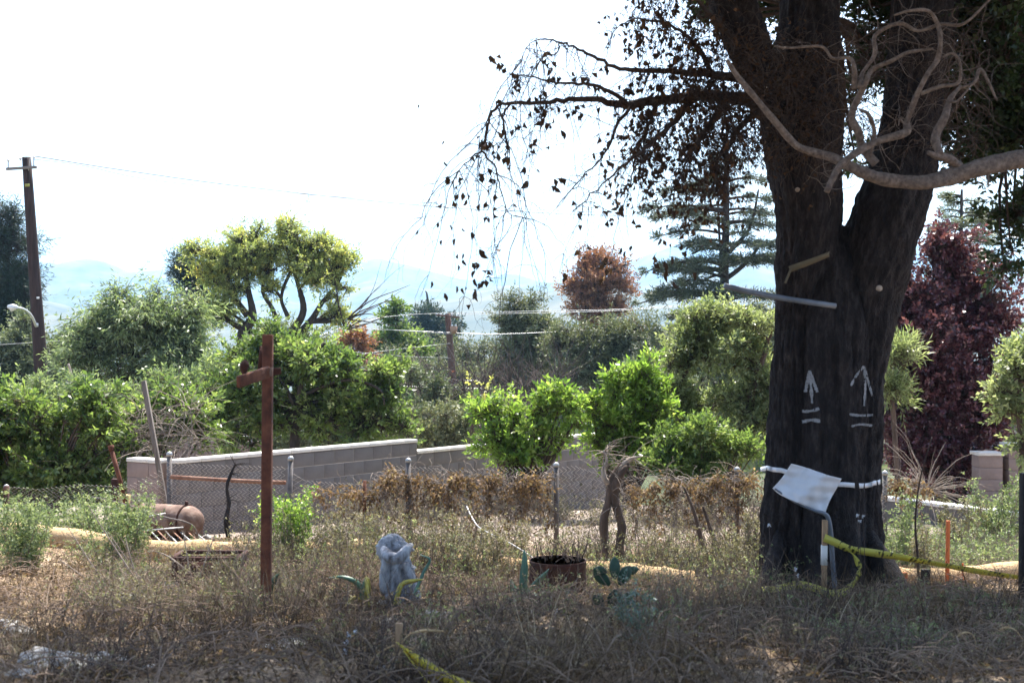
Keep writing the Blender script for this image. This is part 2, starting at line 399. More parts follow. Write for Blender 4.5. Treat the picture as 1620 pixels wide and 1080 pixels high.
MAT['straw_sock'] = solid('straw_sock', [(.3, (.40, .25, .12)), (.5, (.56, .39, .21)), (.75, (.70, .54, .34))], 14, .9, .8, 8, (1, 4, 4), scale2=60, bdist=.012)
MAT['soil_dark'] = solid('soil_dark', [(.3, (.04, .03, .022)), (.7, (.09, .07, .05))], 12, .95, .8)
MAT['lamp_metal'] = solid('lamp_metal', [(.3, (.55, .56, .58)), (.7, (.68, .69, .7))], 4, .4, 0, metal=.3)
MAT['glass'] = solid('glass', [(.3, (.5, .5, .48)), (.7, (.65, .65, .6))], 4, .15, 0)
MAT['black_stem'] = solid('black_stem', [(.3, (.014, .012, .012)), (.7, (.035, .03, .03))], 9, .8, .3)

def tape_mat(col=(.66, .62, .14, 1), ink_at=.5):
    m, nt, out = new_mat('caution_tape')
    at = nt.nodes.new('ShaderNodeAttribute'); at.attribute_name = 'rnd'
    def mth(op, a, b=None):
        n = nt.nodes.new('ShaderNodeMath'); n.operation = op
        nt.links.new(a, n.inputs[0])
        if b is not None:
            if isinstance(b, (int, float)): n.inputs[1].default_value = b
            else: nt.links.new(b, n.inputs[1])
        return n.outputs[0]
    tc = nt.nodes.new('ShaderNodeTexCoord')
    nz = nt.nodes.new('ShaderNodeTexNoise'); nz.inputs['Scale'].default_value = 28; nt.links.new(tc.outputs['Object'], nz.inputs[0])
    word = mth('GREATER_THAN', mth('FRACT', mth('MULTIPLY', at.outputs['Fac'], 3.1)), .42)
    let = mth('GREATER_THAN', mth('FRACT', mth('MULTIPLY', at.outputs['Fac'], 26)), .45)
    ink = mth('MULTIPLY', mth('MULTIPLY', word, let), mth('GREATER_THAN', nz.outputs[0], ink_at))
    mx = nt.nodes.new('ShaderNodeMix'); mx.data_type = 'RGBA'; nt.links.new(ink, mx.inputs[0])
    mx.inputs[6].default_value = col; mx.inputs[7].default_value = (.10, .10, .04, 1)
    b = nt.nodes.new('ShaderNodeBsdfPrincipled'); b.inputs['Roughness'].default_value = .35
    nt.links.new(mx.outputs[2], b.inputs['Base Color'])
    t = nt.nodes.new('ShaderNodeBsdfTranslucent'); nt.links.new(mx.outputs[2], t.inputs[0])
    ms = nt.nodes.new('ShaderNodeMixShader'); ms.inputs[0].default_value = .35
    nt.links.new(b.outputs[0], ms.inputs[1]); nt.links.new(t.outputs[0], ms.inputs[2]); nt.links.new(ms.outputs[0], out.inputs[0])
    return m
MAT['yellow_tape'] = tape_mat()
MAT['sunlit_tape'] = tape_mat((.86, .74, .10, 1), .62)  # brighter copy of the tape yellow, a sun fleck put into the colour

def ground_mat():
    m, nt, out = new_mat('dirt')
    tc = nt.nodes.new('ShaderNodeTexCoord')
    def noise(sc, det=6):
        n = nt.nodes.new('ShaderNodeTexNoise'); n.inputs['Scale'].default_value = sc; n.inputs['Detail'].default_value = det; n.inputs['Roughness'].default_value = .7
        nt.links.new(tc.outputs['Object'], n.inputs[0]); return n
    a = noise(.9); r1 = ramp(nt, [(.32, (.11, .07, .045)), (.48, (.28, .20, .13)), (.62, (.48, .37, .26))]); nt.links.new(a.outputs[0], r1.inputs[0])
    b_ = noise(22); r2 = ramp(nt, [(.35, (.45, .43, .42)), (.55, (1, 1, 1)), (.75, (1.35, 1.3, 1.2))]); nt.links.new(b_.outputs[0], r2.inputs[0])
    mx = nt.nodes.new('ShaderNodeMix'); mx.data_type = 'RGBA'; mx.blend_type = 'MULTIPLY'; mx.inputs[0].default_value = 1
    nt.links.new(r1.outputs[0], mx.inputs[6]); nt.links.new(r2.outputs[0], mx.inputs[7])
    # beyond the yard the land carries scrub and woodland
    sp = nt.nodes.new('ShaderNodeSeparateXYZ'); nt.links.new(tc.outputs['Object'], sp.inputs[0])
    mr = nt.nodes.new('ShaderNodeMapRange'); mr.inputs[1].default_value = 28; mr.inputs[2].default_value = 45; nt.links.new(sp.outputs[1], mr.inputs[0])
    c = noise(.08); r3 = ramp(nt, [(.35, (.035, .055, .025)), (.55, (.07, .085, .04)), (.7, (.20, .17, .10))]); nt.links.new(c.outputs[0], r3.inputs[0])
    m2 = nt.nodes.new('ShaderNodeMix'); m2.data_type = 'RGBA'; nt.links.new(mr.outputs[0], m2.inputs[0]); nt.links.new(mx.outputs[2], m2.inputs[6]); nt.links.new(r3.outputs[0], m2.inputs[7])
    mr2 = nt.nodes.new('ShaderNodeMapRange'); mr2.inputs[1].default_value = 15.3; mr2.inputs[2].default_value = 17; nt.links.new(sp.outputs[1], mr2.inputs[0])
    d = noise(2.2); r4 = ramp(nt, [(.3, (.24, .19, .16)), (.55, (.31, .26, .22)), (.7, (.4, .35, .30))]); nt.links.new(d.outputs[0], r4.inputs[0])
    m3 = nt.nodes.new('ShaderNodeMix'); m3.data_type = 'RGBA'; nt.links.new(mr2.outputs[0], m3.inputs[0]); nt.links.new(mx.outputs[2], m3.inputs[6]); nt.links.new(r4.outputs[0], m3.inputs[7])
    nt.links.new(m3.outputs[2], m2.inputs[6])
    b = nt.nodes.new('ShaderNodeBsdfPrincipled'); b.inputs['Roughness'].default_value = .95; b.inputs['Specular IOR Level'].default_value = .15
    nt.links.new(m2.outputs[2], b.inputs['Base Color'])
    bp = nt.nodes.new('ShaderNodeBump'); bp.inputs['Strength'].default_value = .8; bp.inputs['Distance'].default_value = .03
    nt.links.new(b_.outputs[0], bp.inputs['Height']); nt.links.new(bp.outputs[0], b.inputs['Normal'])
    nt.links.new(b.outputs[0], out.inputs[0]); return m
MAT['ground'] = ground_mat()
MAT['hill'] = solid('hill', [(.3, (.05, .06, .04)), (.5, (.11, .11, .07)), (.7, (.20, .17, .12))], .012, .95, .2, 8)

# ------------------------------------------------------------------ haze: the air itself
hm, hnt, hout = new_mat('haze_air')
pv = hnt.nodes.new('ShaderNodeVolumePrincipled'); pv.inputs['Density'].default_value = .00019
pv.inputs['Color'].default_value = (.36, .66, 1, 1); pv.inputs['Anisotropy'].default_value = .3
hnt.links.new(pv.outputs[0], hout.inputs['Volume'])
h = M(); box(h, (0, 4200, 170), (13600, 9000, 500)); h.build('haze', hm, kind='stuff')

# ------------------------------------------------------------------ ground and hills
def sheet(X, Y, Z, name, mat):
    ny, nx = X.shape
    v = np.stack([X, Y, Z], -1).reshape(-1, 3)
    i = np.arange(ny - 1)[:, None] * nx; j = np.arange(nx - 1)[None]
    f = np.stack([i + j, i + j + 1, i + nx + j + 1, i + nx + j], -1).reshape(-1, 4)
    m = M(); m.add(v, f); return struct(m.build(name, mat, smooth=True))
ys = np.concatenate([np.linspace(-60, 0, 20, endpoint=False), np.linspace(0, 30, 240, endpoint=False), np.linspace(30, 100, 90, endpoint=False), np.geomspace(100, 6500, 110)])
u = np.linspace(-1, 1, 241); xs = np.sign(u) * (np.abs(u) * 14 + np.abs(u) ** 5 * 5500)
X, Y = np.meshgrid(xs, ys); Z = G(X, Y)
nearm = (Y < 30) & (np.abs(X) < 20)
Z = Z + np.where(nearm, .02 * np.sin(X * 9 + 3 * np.sin(Y * 5)) + rng.normal(size=X.shape) * .012, 0)
sheet(X, Y, Z, 'ground', MAT['ground'])

def ridge(name, D, depth, prof, seed, base=-80):
    r_ = np.random.default_rng(seed)
    xx = np.linspace(-6300, 6300, 420); n = 26
    px = xx / D * FPX + 810
    top = CZ + (540 - np.interp(px, [p[0] for p in prof], [p[1] for p in prof])) / FPX * D
    for k in range(1, 9): top = top + (D / 1000) * 9 / k * np.sin(xx / D * 9 * k * 1.37 + r_.uniform(0, 6))
    t = np.linspace(0, 1, n)
    YY = D - depth + depth * 2 * t[:, None] + 0 * xx[None]
    hgt = np.sin(np.pi * t) ** 1.1
    gul = sum(np.sin(xx[None] / D * 60 * k + 3 * t[:, None] * k + r_.uniform(0, 6)) / k for k in (1, 2, 3)) * .05
    ZZ = base + (top[None] - base) * np.clip(hgt[:, None] * (1 + gul * np.sin(np.pi * t[:, None] * 2)), 0, 1.02)
    sheet(np.tile(xx, (n, 1)), YY, ZZ, name, MAT['hill'])
ridge('hills_near', 1600, 450, [(-800, 492), (0, 486), (90, 478), (250, 486), (450, 495), (600, 478), (800, 470), (1000, 480), (1300, 470), (1700, 480), (2600, 470)], 3)
ridge('hills_middle', 3000, 700, [(-1500, 470), (0, 462), (130, 440), (200, 452), (400, 462), (600, 445), (760, 440), (1000, 446), (1400, 430), (2600, 450)], 4)
ridge('hills_far', 5200, 1000, [(-2000, 452), (0, 446), (300, 436), (520, 426), (600, 414), (700, 414), (760, 422), (1000, 416), (1300, 405), (2800, 430)], 5)

# ------------------------------------------------------------------ the big forked tree
T = thing('forked_tree', 'huge dark forked tree trunk with white chalk arrows, dead drooping twigs on its left', 'tree', on_ground(1308, 11.6))
def barkfn(amp):
    def f(pts, th, rr):
        z = pts[:, 2][:, None]; x = th[None]
        out = rr.copy()
        n_ = .5 * np.abs(np.sin(x * 9 + 1.6 * np.sin(z * 2.3 + x * 2))) + .3 * np.abs(np.sin(x * 17 + 2 * np.sin(z * 3.7 + 1) + z)) + .2 * np.sin(z * 9 + x * 5)
        return out + amp * 1.3 * (n_ - .5) + .016 * np.sin(z * 2.9 + 2 * np.sin(x * 2)) * np.sin(x * 3 + z * 1.1) + .012 * np.sin(z * 7.1 + x * 4) * np.sin(x * 5 - z * 2) + .006 * rng.normal(size=rr.shape)
    return f
tm = M()
def stem(rows, D, sides=96, amp=.03, seg=10, dz=0):
    pts = []; rad = []
    for (l, r_, y, *e) in rows:
        dd = D + (e[0] if e else 0) + dz
        pts.append(P((l + r_) / 2, y, dd)); rad.append((r_ - l) / 2 / FPX * dd)
    q = spline(np.hstack([np.array(pts), np.array(rad)[:, None]]), seg=seg)
    tube(tm, q[:, :3], q[:, 3], sides, fn=barkfn(amp), cap=True)
    return np.array(pts), rad
gb = 975
# fused bole: three lobes, then the two stems
stem([(1196, 1300, gb), (1205, 1292, 900), (1212, 1288, 760), (1220, 1285, 640), (1226, 1290, 520), (1228, 1315, 430), (1230, 1330, 340), (1216, 1330, 260), (1206, 1333, 190), (1222, 1328, 120), (1232, 1326, 60), (1238, 1322, -10), (1248, 1322, -160), (1260, 1322, -400)], 11.55)
stem([(1245, 1392, gb), (1250, 1378, 900), (1256, 1370, 760), (1258, 1370, 640), (1256, 1375, 520, .06), (1264, 1368, 440, .14), (1285, 1350, 370, .3)], 11.5, seg=8)
stem([(1290, 1432, gb, .05), (1295, 1404, 900, .05), (1296, 1392, 800), (1300, 1392, 700), (1305, 1396, 600), (1310, 1412, 510), (1325, 1436, 420), (1352, 1460, 340), (1378, 1480, 270, .1), (1398, 1488, 190, .2), (1408, 1495, 100, .3), (1415, 1515, 0, .4), (1430, 1525, -160, .5), (1450, 1530, -400, .6)], 11.6)
stem([(1222, 1300, 220, .15), (1175, 1240, 120, 0), (1148, 1214, 60, -.1), (1122, 1192, 0, -.3), (1080, 1150, -110, -.5), (1020, 1080, -240, -.7)], 11.4, sides=64, seg=6, amp=.02)
# root flares
for (px0, py0, px1, rr) in ((1235, 900, 1208, .09), (1300, 905, 1290, .12), (1370, 900, 1430, .12), (1345, 910, 1350, .11)):
    tube(tm, [P(px0, py0 - 60, 11.4), P((px0 + px1) / 2, py0, 11.2), P(px1, py0 + 55, 11.0), on_ground(px1, 10.9) - (0, 0, .08)], [rr * .5, rr, rr * .9, rr * .3], 24, seg=4, rough=.05)
trunk = tm.build('trunk', MAT['bark'], T, smooth=True)
bvh = BVHTree.FromPolygons([tuple(v) for v in np.vstack(tm.v)], [tuple(int(k) for k in f) for fs in tm.f for f in fs])
def on_trunk(px, py, off=.012, D=None):
    o = Vector((0, 0, CZ)); d = Vector(P(px, py, 1.0)) - o; d.normalize()
    hit = bvh.ray_cast(o, d, 40)[0]
    if hit is None or hit[1] > 13: return P(px, py, D or 11.3)
    return np.array(hit - d * off)

# chalk marks, flat print on the bark
def mark(name, label, strokes, wpx=3.4):
    m = M()
    for s in strokes:
        pp = spline([np.array(a, float) for a in s], seg=5)
        n = max(8, int(np.linalg.norm(pp[-1] - pp[0]) / 2.5)); pp = np.array([pp[int(i)] * (1 - (i % 1)) + pp[min(int(i) + 1, len(pp) - 1)] * (i % 1) for i in np.linspace(0, len(pp) - 1, n)])
        t = norm(np.gradient(pp, axis=0)); nn = np.stack([-t[:, 1], t[:, 0]], 1)
        ww = wpx / 2 * rng.uniform(.55, 1.15, n)
        a = [on_trunk(*(p + q * k), .007) for p, q, k in zip(pp, nn, ww)]; b = [on_trunk(*(p - q * k), .007) for p, q, k in zip(pp, nn, ww)]
        v = np.stack([a, b], 1).reshape(-1, 3); f = [(2 * i, 2 * i + 1, 2 * i + 3, 2 * i + 2) for i in range(n - 1)]
        m.add(v, f)
    o = m.build(name, MAT['chalk'], T); o['label'] = label
mark('chalk_arrow', 'left white chalk arrow pointing up', [[(1281, 586), (1283, 612), (1285, 638)], [(1281, 586), (1274, 620)], [(1281, 587), (1293, 620)]], 5.5)
mark('chalk_arrow', 'right fainter chalk arrow pointing up', [[(1367, 579), (1369, 610), (1367, 642)], [(1367, 579), (1356, 592), (1346, 610)], [(1367, 580), (1380, 626)]], 4.2)
mark('chalk_dash', 'upper of two dashes under the left arrow', [[(1269, 650), (1282, 650), (1296, 646)]], 5.5)
mark('chalk_dash', 'lower of two dashes under the left arrow', [[(1269, 667), (1284, 664), (1298, 666)]], 5.5)
mark('chalk_dash', 'upper of two dashes under the right arrow', [[(1344, 655), (1362, 657), (1381, 656)]], 4.5)
mark('chalk_dash', 'lower of two dashes under the right arrow', [[(1347, 674), (1362, 671), (1380, 673)]], 4.5)
for (px, py, r_) in ((1391, 456, .03), (1262, 300, .022)):
    m = M(); c = on_trunk(px, py, .0); q = spline([(*(c + (0, .05, 0)), r_ * .9), (*(c + (0, -.005, 0)), r_), (*(c + (0, -.02, 0)), r_ * .3)], seg=3)
    tube(m, q[:, :3], q[:, 3], 10, rough=.1); m.build('branch_scar', MAT['bark_pale'], T)

# limbs that carry the drooping dead twigs (photo pixels, distance, radius px)
def pxpath(rows): return np.array([P(a, b, d) for a, b, d, _ in rows]), np.array([max(r_, .4) * d / FPX for _, _, d, r_ in rows])
dead = M(); starts = []
LIMBS = [
 [(1240, 190, 11.5, 13), (1180, 160, 11.2, 11), (1120, 150, 11, 9), (1060, 156, 10.9, 8), (1000, 166, 10.8, 7), (950, 160, 10.8, 5), (900, 158, 10.8, 4), (850, 163, 10.8, 3.2), (800, 165, 10.8, 2.6), (778, 178, 10.8, 2.3), (771, 205, 10.8, 2.0), (762, 240, 10.8, 1.8)],
 [(762, 240, 10.8, 1.7), (745, 250, 10.8, 1.1), (727, 268, 10.8, .8), (715, 290, 10.8, .6)],
 [(762, 240, 10.8, 1.7), (782, 262, 10.8, 1.5), (790, 290, 10.8, 1.1), (805, 335, 10.8, .8), (832, 345, 10.8, .7)],
 [(1200, 130, 11.3, 9), (1140, 120, 11, 7), (1080, 115, 10.8, 5), (1030, 112, 10.7, 4), (980, 108, 10.7, 3.2), (940, 90, 10.7, 2.6), (912, 76, 10.7, 2), (885, 67, 10.7, 1.6), (862, 62, 10.7, 1), (840, 68, 10.7, .7), (826, 95, 10.7, .5), (820, 135, 10.7, .4)],
 [(990, 160, 10.8, 4), (955, 140, 10.6, 3), (915, 133, 10.6, 2.4), (880, 131, 10.6, 1.8), (845, 122, 10.6, 1.2), (802, 118, 10.6, .8)],
 [(885, 68, 10.7, 1.4), (882, 84, 10.7, 1.2), (862, 87, 10.7, .9), (850, 105, 10.7, .6)],
 [(805, 166, 10.8, 1.8), (797, 182, 10.8, 1.5), (798, 210, 10.8, 1.8), (806, 235, 10.8, 1.2)],
 [(1100, 152, 11, 6), (1060, 200, 10.7, 4.5), (1020, 235, 10.5, 3), (985, 262, 10.4, 2), (945, 300, 10.3, 1.2), (905, 335, 10.3, .8)],
 [(1150, 160, 11.1, 6), (1110, 215, 10.7, 4.5), (1085, 255, 10.5, 2), (1075, 285, 10.4, 1.0)],
 [(1200, 170, 11.2, 6), (1160, 215, 10.8, 4), (1140, 245, 10.6, 2), (1132, 275, 10.5, 1.0)],
 [(1000, 165, 10.8, 3.4), (975, 200, 10.6, 2.5), (955, 245, 10.5, 1.7), (920, 280, 10.5, 1.1), (880, 330, 10.5, .7)],
 [(1130, 120, 11, 5), (1100, 70, 10.8, 3.5), (1060, 40, 10.7, 2.2), (1010, 30, 10.6, 1.3), (975, 45, 10.6, .8), (960, 90, 10.6, .5)],
 [(1160, 60, 11.1, 5), (1120, 20, 10.9, 3.5), (1080, -20, 10.7, 2.2), (1040, -20, 10.6, 1.3), (1000, 20, 10.6, .9)],
 [(1040, 155, 10.8, 4), (1030, 190, 10.9, 3), (1010, 230, 11, 2.2), (1000, 280, 11, 1.2), (985, 330, 11, .7)],
]
for L_ in LIMBS:
    p, r_ = pxpath(L_); q = spline(np.hstack([p, r_[:, None]]), seg=5)
    q[:, :3] += rng.normal(size=(len(q), 3)) * .006
    tube(dead, q[:, :3], np.maximum(q[:, 3], .0012), 7, cap=False)
    starts.append(q)
dead.build('dead_limbs', MAT['twig'], T, kind='stuff')
allp = np.vstack([s[2:] for s in starts])

def droops(m, base, n, length, r0, lean=(-.35, -.1, -.2), K=9, spread=.5, grav=1.0, wave=.03, jit=.10):
    """thin hanging twigs; returns their points"""
    i = rng.integers(0, len(base), n)
    p = base[i, :3].copy(); d = norm(np.array(lean) + rng.normal(size=(n, 3)) * spread)
    Ls = length * rng.uniform(.35, 1.15, n); pts = [p.copy()]
    for k in range(K - 1):
        d = norm(d + np.array((0, 0, -.28 * grav)) + rng.normal(size=(n, 3)) * jit)
        p = p + d * (Ls / (K - 1))[:, None] ; pts.append(p.copy())
    pts = np.stack(pts, 1)
    tp = np.linspace(1, .25, K)[None] * r0 * rng.uniform(.6, 1.2, (n, 1))
    tubes(m, pts, tp); return pts
tw = M()
outer = allp[allp[:, 0] < P(1010, 0, 10.8)[0]]
inner = allp[allp[:, 0] >= P(1010, 0, 10.8)[0]]
d1 = droops(tw, outer, 200, .85, .0040, spread=.6, jit=.3)
long_ = allp[(allp[:, 0] < P(900, 0, 10.8)[0])]
d0 = droops(tw, long_, 26, 1.7, .0052, lean=(.15, -.1, -.5), spread=.45, K=12, jit=.2)
droops(tw, d0[:, 4:10].reshape(-1, 3), 130, .5, .0025, spread=.6, jit=.25)
d2 = droops(tw, inner, 680, .75, .0042, lean=(-.2, -.2, -.2), spread=.8, jit=.3)
d3 = droops(tw, d1[:, 3:7].reshape(-1, 3), 300, .38, .0024, spread=.6, jit=.3)
d4 = droops(tw, d2[:, 2:7].reshape(-1, 3), 850, .34, .0026, spread=.8, jit=.3)
# the dense brown tangle in front of the bole
tb = np.array([P(rng.uniform(1120, 1345), rng.uniform(40, 250), rng.uniform(10.5, 11.0)) for _ in range(260)])
d5 = droops(tw, tb, 950, .5, .0045, lean=(0, -.1, -.1), spread=1.3, grav=.6, jit=.3)
tb2 = np.array([P(rng.uniform(1330, 1560), rng.uniform(30, 240), rng.uniform(10.6, 11.6)) for _ in range(200)])
d6 = droops(tw, tb2, 600, .5, .0045, lean=(0, -.1, 0), spread=1.4, grav=.4, jit=.3)
tw.build('dead_twigs', MAT['twig'], T, kind='stuff')
# curled dead leaves still hanging on the twigs
dl = M()
src = np.vstack([d2[:, 2:].reshape(-1, 3), d4[:, 3:].reshape(-1, 3)]); n = 1900
b = src[rng.integers(0, len(src), n)]
leaves(dl, b, norm(rng.normal(size=(n, 3)) * .6 + (0, 0, -1)), rng.uniform(.03, .075, n), .036, rng.uniform(0, 1, n) ** 1.5, curl=.3)
for tw_ in list(d1[rng.integers(0, len(d1), 34)]) + list(d0[rng.integers(0, len(d0), 9)]) + list(d3[rng.integers(0, len(d3), 16)]) + list(d4[rng.integers(0, len(d4), 60)]):
    k = int(rng.integers(2, 8)); j = rng.integers(len(tw_) // 2, len(tw_), k); leaves(dl, tw_[j] + rng.normal(size=(k, 3)) * .012, norm(rng.normal(size=(k, 3)) * .5 + (0, 0, -1)), .075, .045, rng.uniform(0, .7, k), curl=.35)
b = d5.reshape(-1, 3)[rng.integers(0, d5.shape[0] * 9, 1200)]
leaves(dl, b, norm(rng.normal(size=(1200, 3))), .05, .025, rng.uniform(0, .7, 1200), curl=.3)
dl.build('dead_foliage', MAT['dead_leaf'], T, kind='stuff')
# single dead leaves that stand out against the sky
sl_px = [(833, 300, 14), (828, 273, 9), (851, 272, 5), (708, 290, 11), (703, 262, 6), (738, 323, 7), (745, 378, 10), (720, 385, 7), (693, 358, 6), (699, 386, 6), (660, 370, 5),
 (724, 408, 6), (732, 407, 6), (732, 418, 7), (725, 425, 6), (759, 407, 13), (747, 424, 8), (752, 436, 8), (751, 450, 9), (766, 452, 8), (753, 468, 10), (722, 460, 7), (731, 463, 7), (737, 457, 4), (683, 452, 7), (703, 473, 9), (712, 363, 6), (731, 366, 5), (797, 214, 10), (802, 238, 7),
 (871, 205, 6), (887, 218, 11), (858, 193, 5), (829, 273, 8), (892, 443, 11), (915, 345, 8), (985, 337, 13), (1022, 258, 14), (955, 310, 8), (965, 315, 7), (975, 312, 6), (983, 400, 8), (990, 405, 7), (1000, 395, 6), (1015, 280, 6), (960, 262, 9), (940, 250, 8), (1010, 75, 10), (1008, 90, 8),
 (1050, 425, 11), (1062, 415, 9), (1100, 440, 9), (1056, 440, 12), (1065, 455, 10), (1045, 385, 8), (1078, 395, 8), (661, 170, 4), (702, 228, 5), (1130, 300, 9), (1178, 235, 9), (870, 130, 9), (905, 120, 6), (1185, 260, 8), (1040, 340, 9), (1018, 330, 8)]
proto = None
for k, (px, py, s) in enumerate(sl_px):
    if proto is None:
        m = M(); rows = []
        for i, t in enumerate(np.linspace(0, 1, 6)):
            w_ = .5 * math.sin(math.pi * min(t * .93 + .07, 1)) ** .8 * .62
            q_ = w_ * 2.2; rows.append([(-w_ * (1 + rng.uniform(-.3, .5)), (-.25 + rng.uniform(-.15, .15)) * q_ + .3 * t * t, -t), (rng.uniform(-.1, .1) * q_, .18 * q_ + .3 * t * t, -t), (w_ * (.8 + rng.uniform(-.3, .5)), (-.3 + rng.uniform(-.15, .15)) * q_ + .25 * t * t, -t)])
        v = np.array(rows).reshape(-1, 3); f = [(3 * i + j, 3 * i + j + 1, 3 * i + j + 4, 3 * i + j + 3) for i in range(5) for j in (0, 1)]
        m.add(v, f, .25); o = m.build('dead_leaf', MAT['dead_leaf'], None); proto = o
    else:
        o = proto.copy(); C.objects.link(o)
    D = 10.6 + rng.uniform(-.3, .3)
    o.parent = T; o.location = Vector(P(px, py - s, D)) - T.location
    k_ = s * 1.55 * D / FPX; o.scale = (k_ * rng.uniform(.6, .95), k_, k_); o.rotation_euler = (rng.uniform(-.6, .6), rng.uniform(-.6, .6), rng.uniform(0, 6))
# living foliage: what hangs into view, and the crown overhead that throws the shade
vis = [pb(1400, 20, 90, 80, 12.6), pb(1330, -40, 110, 70, 12.4), pb(1500, 60, 110, 90, 12.6), pb(1590, 140, 80, 110, 12.2), pb(1480, 160, 80, 90, 13), pb(1600, 260, 60, 120, 12.4), pb(1390, 130, 60, 70, 12.8), pb(1600, 20, 90, 90, 12),
       pb(1250, 30, 60, 60, 12.6), pb(1610, 380, 50, 80, 12.6), pb(1370, 250, 22, 60, 12.8), pb(1105, 15, 40, 40, 12.2), pb(1530, 215, 50, 60, 12.8)]
crown(T, vis, MAT['oak_leaf'], MAT['twig'], 34000, .07, .034, per=7, dens=1.6, attach=[P(1450, 0, 12), P(1320, 30, 12), P(1500, -60, 12), P(1620, 60, 12)], r=.03, sub=(.3, .5), name='hanging_foliage')
over = [(1.0, 12.6, 8.0, 2.3, 2.6, 1.3), (3.6, 13.6, 8.2, 2.6, 2.6, 1.4), (-.6, 11.0, 7.3, 2.2, 2.2, 1.0), (2.0, 9.6, 7.0, 2.6, 2.6, 1.4), (-2.3, 9.0, 7.3, 1.8, 1.8, .9), (5.0, 10.0, 7.4, 2.6, 3.0, 1.5), (0, 7.0, 6.2, 2.8, 2.4, 1.2),
        (3.4, 6.4, 6.5, 2.8, 2.6, 1.2), (-2.6, 6.0, 6.6, 2.3, 2.0, .9), (6.2, 13.4, 8.4, 2.0, 2.4, 1.5), (6.5, 7.0, 7.0, 2.0, 3.0, 1.3), (-.2, 4.0, 6.0, 3.0, 2.0, 1.0)]
crown(T, over, MAT['oak_leaf'], MAT['twig'], 70000, .12, .08, per=6, slen=.28, dens=1.6, shoots=.03, attach=[P(1200, -200, 11), P(1300, -380, 11.5), P(1480, -380, 12), P(1050, -240, 10.7)], r=.05, sub=(.24, .36), twigs=False, name='crown_foliage')

# ------------------------------------------------------------------ bare limb reaching in from the right
B = thing('bare_limb_tree', 'pale bare crooked limb reaching in from the right edge before the dark forked trunk', 'dead tree', on_ground(1830, 9.4))
bm_ = M()
tube(bm_, [on_ground(1830, 9.4) - (0, 0, .1), P(1810, 700, 9.4), P(1790, 400, 9.4), P(1800, 150, 9.4), P(1790, -200, 9.5)], [.2, .16, .14, .10, .06], 20, seg=6, rough=.06)
bm_.build('trunk', MAT['bark_pale'], B, smooth=True)
NB = [
 [(1800, 240, 9.4, 24), (1720, 250, 9.4, 20), (1620, 258, 9.35, 17), (1553, 263, 9.3, 16), (1511, 277, 9.3, 16), (1466, 291, 9.25, 14), (1425, 288, 9.25, 13), (1382, 279, 9.2, 13), (1345, 268, 9.2, 11), (1318, 248, 9.2, 10), (1290, 240, 9.2, 8.5), (1258, 226, 9.15, 8), (1225, 198, 9.1, 7.5), (1196, 160, 9.05, 7), (1168, 124, 9.0, 6.5), (1148, 100, 9.0, 5)],
 [(1307, 298, 9.0, 5), (1326, 268, 9.05, 6), (1352, 246, 9.1, 6.5), (1391, 226, 9.1, 6.5), (1436, 207, 9.1, 8), (1443, 194, 9.1, 6), (1453, 152, 9.0, 5.5), (1466, 116, 9.0, 5), (1485, 90, 9.0, 5.5), (1488, 58, 9.0, 5), (1485, 32, 9.0, 4.5), (1469, 22, 9.0, 4), (1440, 20, 8.9, 3.5), (1410, 30, 8.9, 2.5)],
 [(1385, 262, 9.25, 7), (1369, 233, 9.25, 7), (1356, 207, 9.2, 7.5), (1351, 181, 9.2, 7), (1353, 146, 9.15, 6.5), (1368, 130, 9.1, 5.5), (1385, 113, 9.1, 5), (1410, 94, 9.0, 4.5), (1437, 84, 9.0, 4), (1472, 78, 9.0, 3)],
 [(1358, 139, 9.1, 5), (1371, 118, 9.1, 3.5), (1382, 87, 9.1, 4), (1391, 55, 9.1, 4), (1417, 37, 9.1, 4), (1450, 45, 9.1, 3.5), (1488, 45, 9.1, 4), (1521, 35, 9.0, 3.5), (1570, -2, 9.0, 2.5)],
 [(1355, 140, 9.15, 5), (1350, 110, 9.1, 4.5), (1344, 88, 9.1, 3.5), (1320, 82, 9.1, 3), (1294, 71, 9.1, 3), (1246, 74, 9.1, 2.4), (1225, 68, 9.1, 1.8)],
 [(1380, 240, 9.2, 4.5), (1378, 215, 9.15, 4), (1375, 185, 9.1, 4), (1365, 171, 9.1, 3)],
 [(1456, 145, 9.0, 3.5), (1488, 133, 9.0, 3.5), (1511, 120, 9.0, 3.5), (1514, 95, 9.0, 3), (1505, 85, 9.0, 3), (1485, 90, 9.0, 3)],
 [(1522, 270, 9.3, 9), (1500, 255, 9.2, 8), (1480, 243, 9.15, 7), (1472, 240, 9.1, 5)],
 [(1480, 244, 9.15, 7), (1484, 215, 9.2, 8), (1490, 185, 9.2, 8), (1500, 155, 9.25, 6), (1514, 139, 9.3, 4)],
 [(1514, 139, 9.3, 3), (1535, 130, 9.3, 3), (1553, 110, 9.3, 4), (1565, 125, 9.3, 3.5), (1577, 155, 9.3, 2)],
 [(1500, 160, 9.2, 2.5), (1525, 160, 9.2, 2), (1552, 128, 9.2, 2)],
 [(1443, 205, 9.1, 2.5), (1425, 185, 9.1, 2), (1415, 200, 9.1, 1.5)],
 [(1560, 260, 9.3, 3), (1563, 285, 9.25, 2), (1560, 300, 9.2, 1.2)],
]
for L_ in NB:
    m = M(); p, r_ = pxpath(L_); r_ = r_ * np.linspace(.92, .66, len(r_)); tube(m, p + rng.normal(size=p.shape) * .016, r_, 14, seg=6, rough=.10); m.build('branch', MAT['bark_limb'], B, smooth=True)
m = M(); kb = np.vstack([spline(pxpath(L_)[0], seg=4) for L_ in NB[1:]])
droops(m, kb, 150, .45, .004, lean=(0, 0, .2), spread=1.2, grav=.3, jit=.35); m.build('twigs', MAT['bark_limb'], B, kind='stuff')

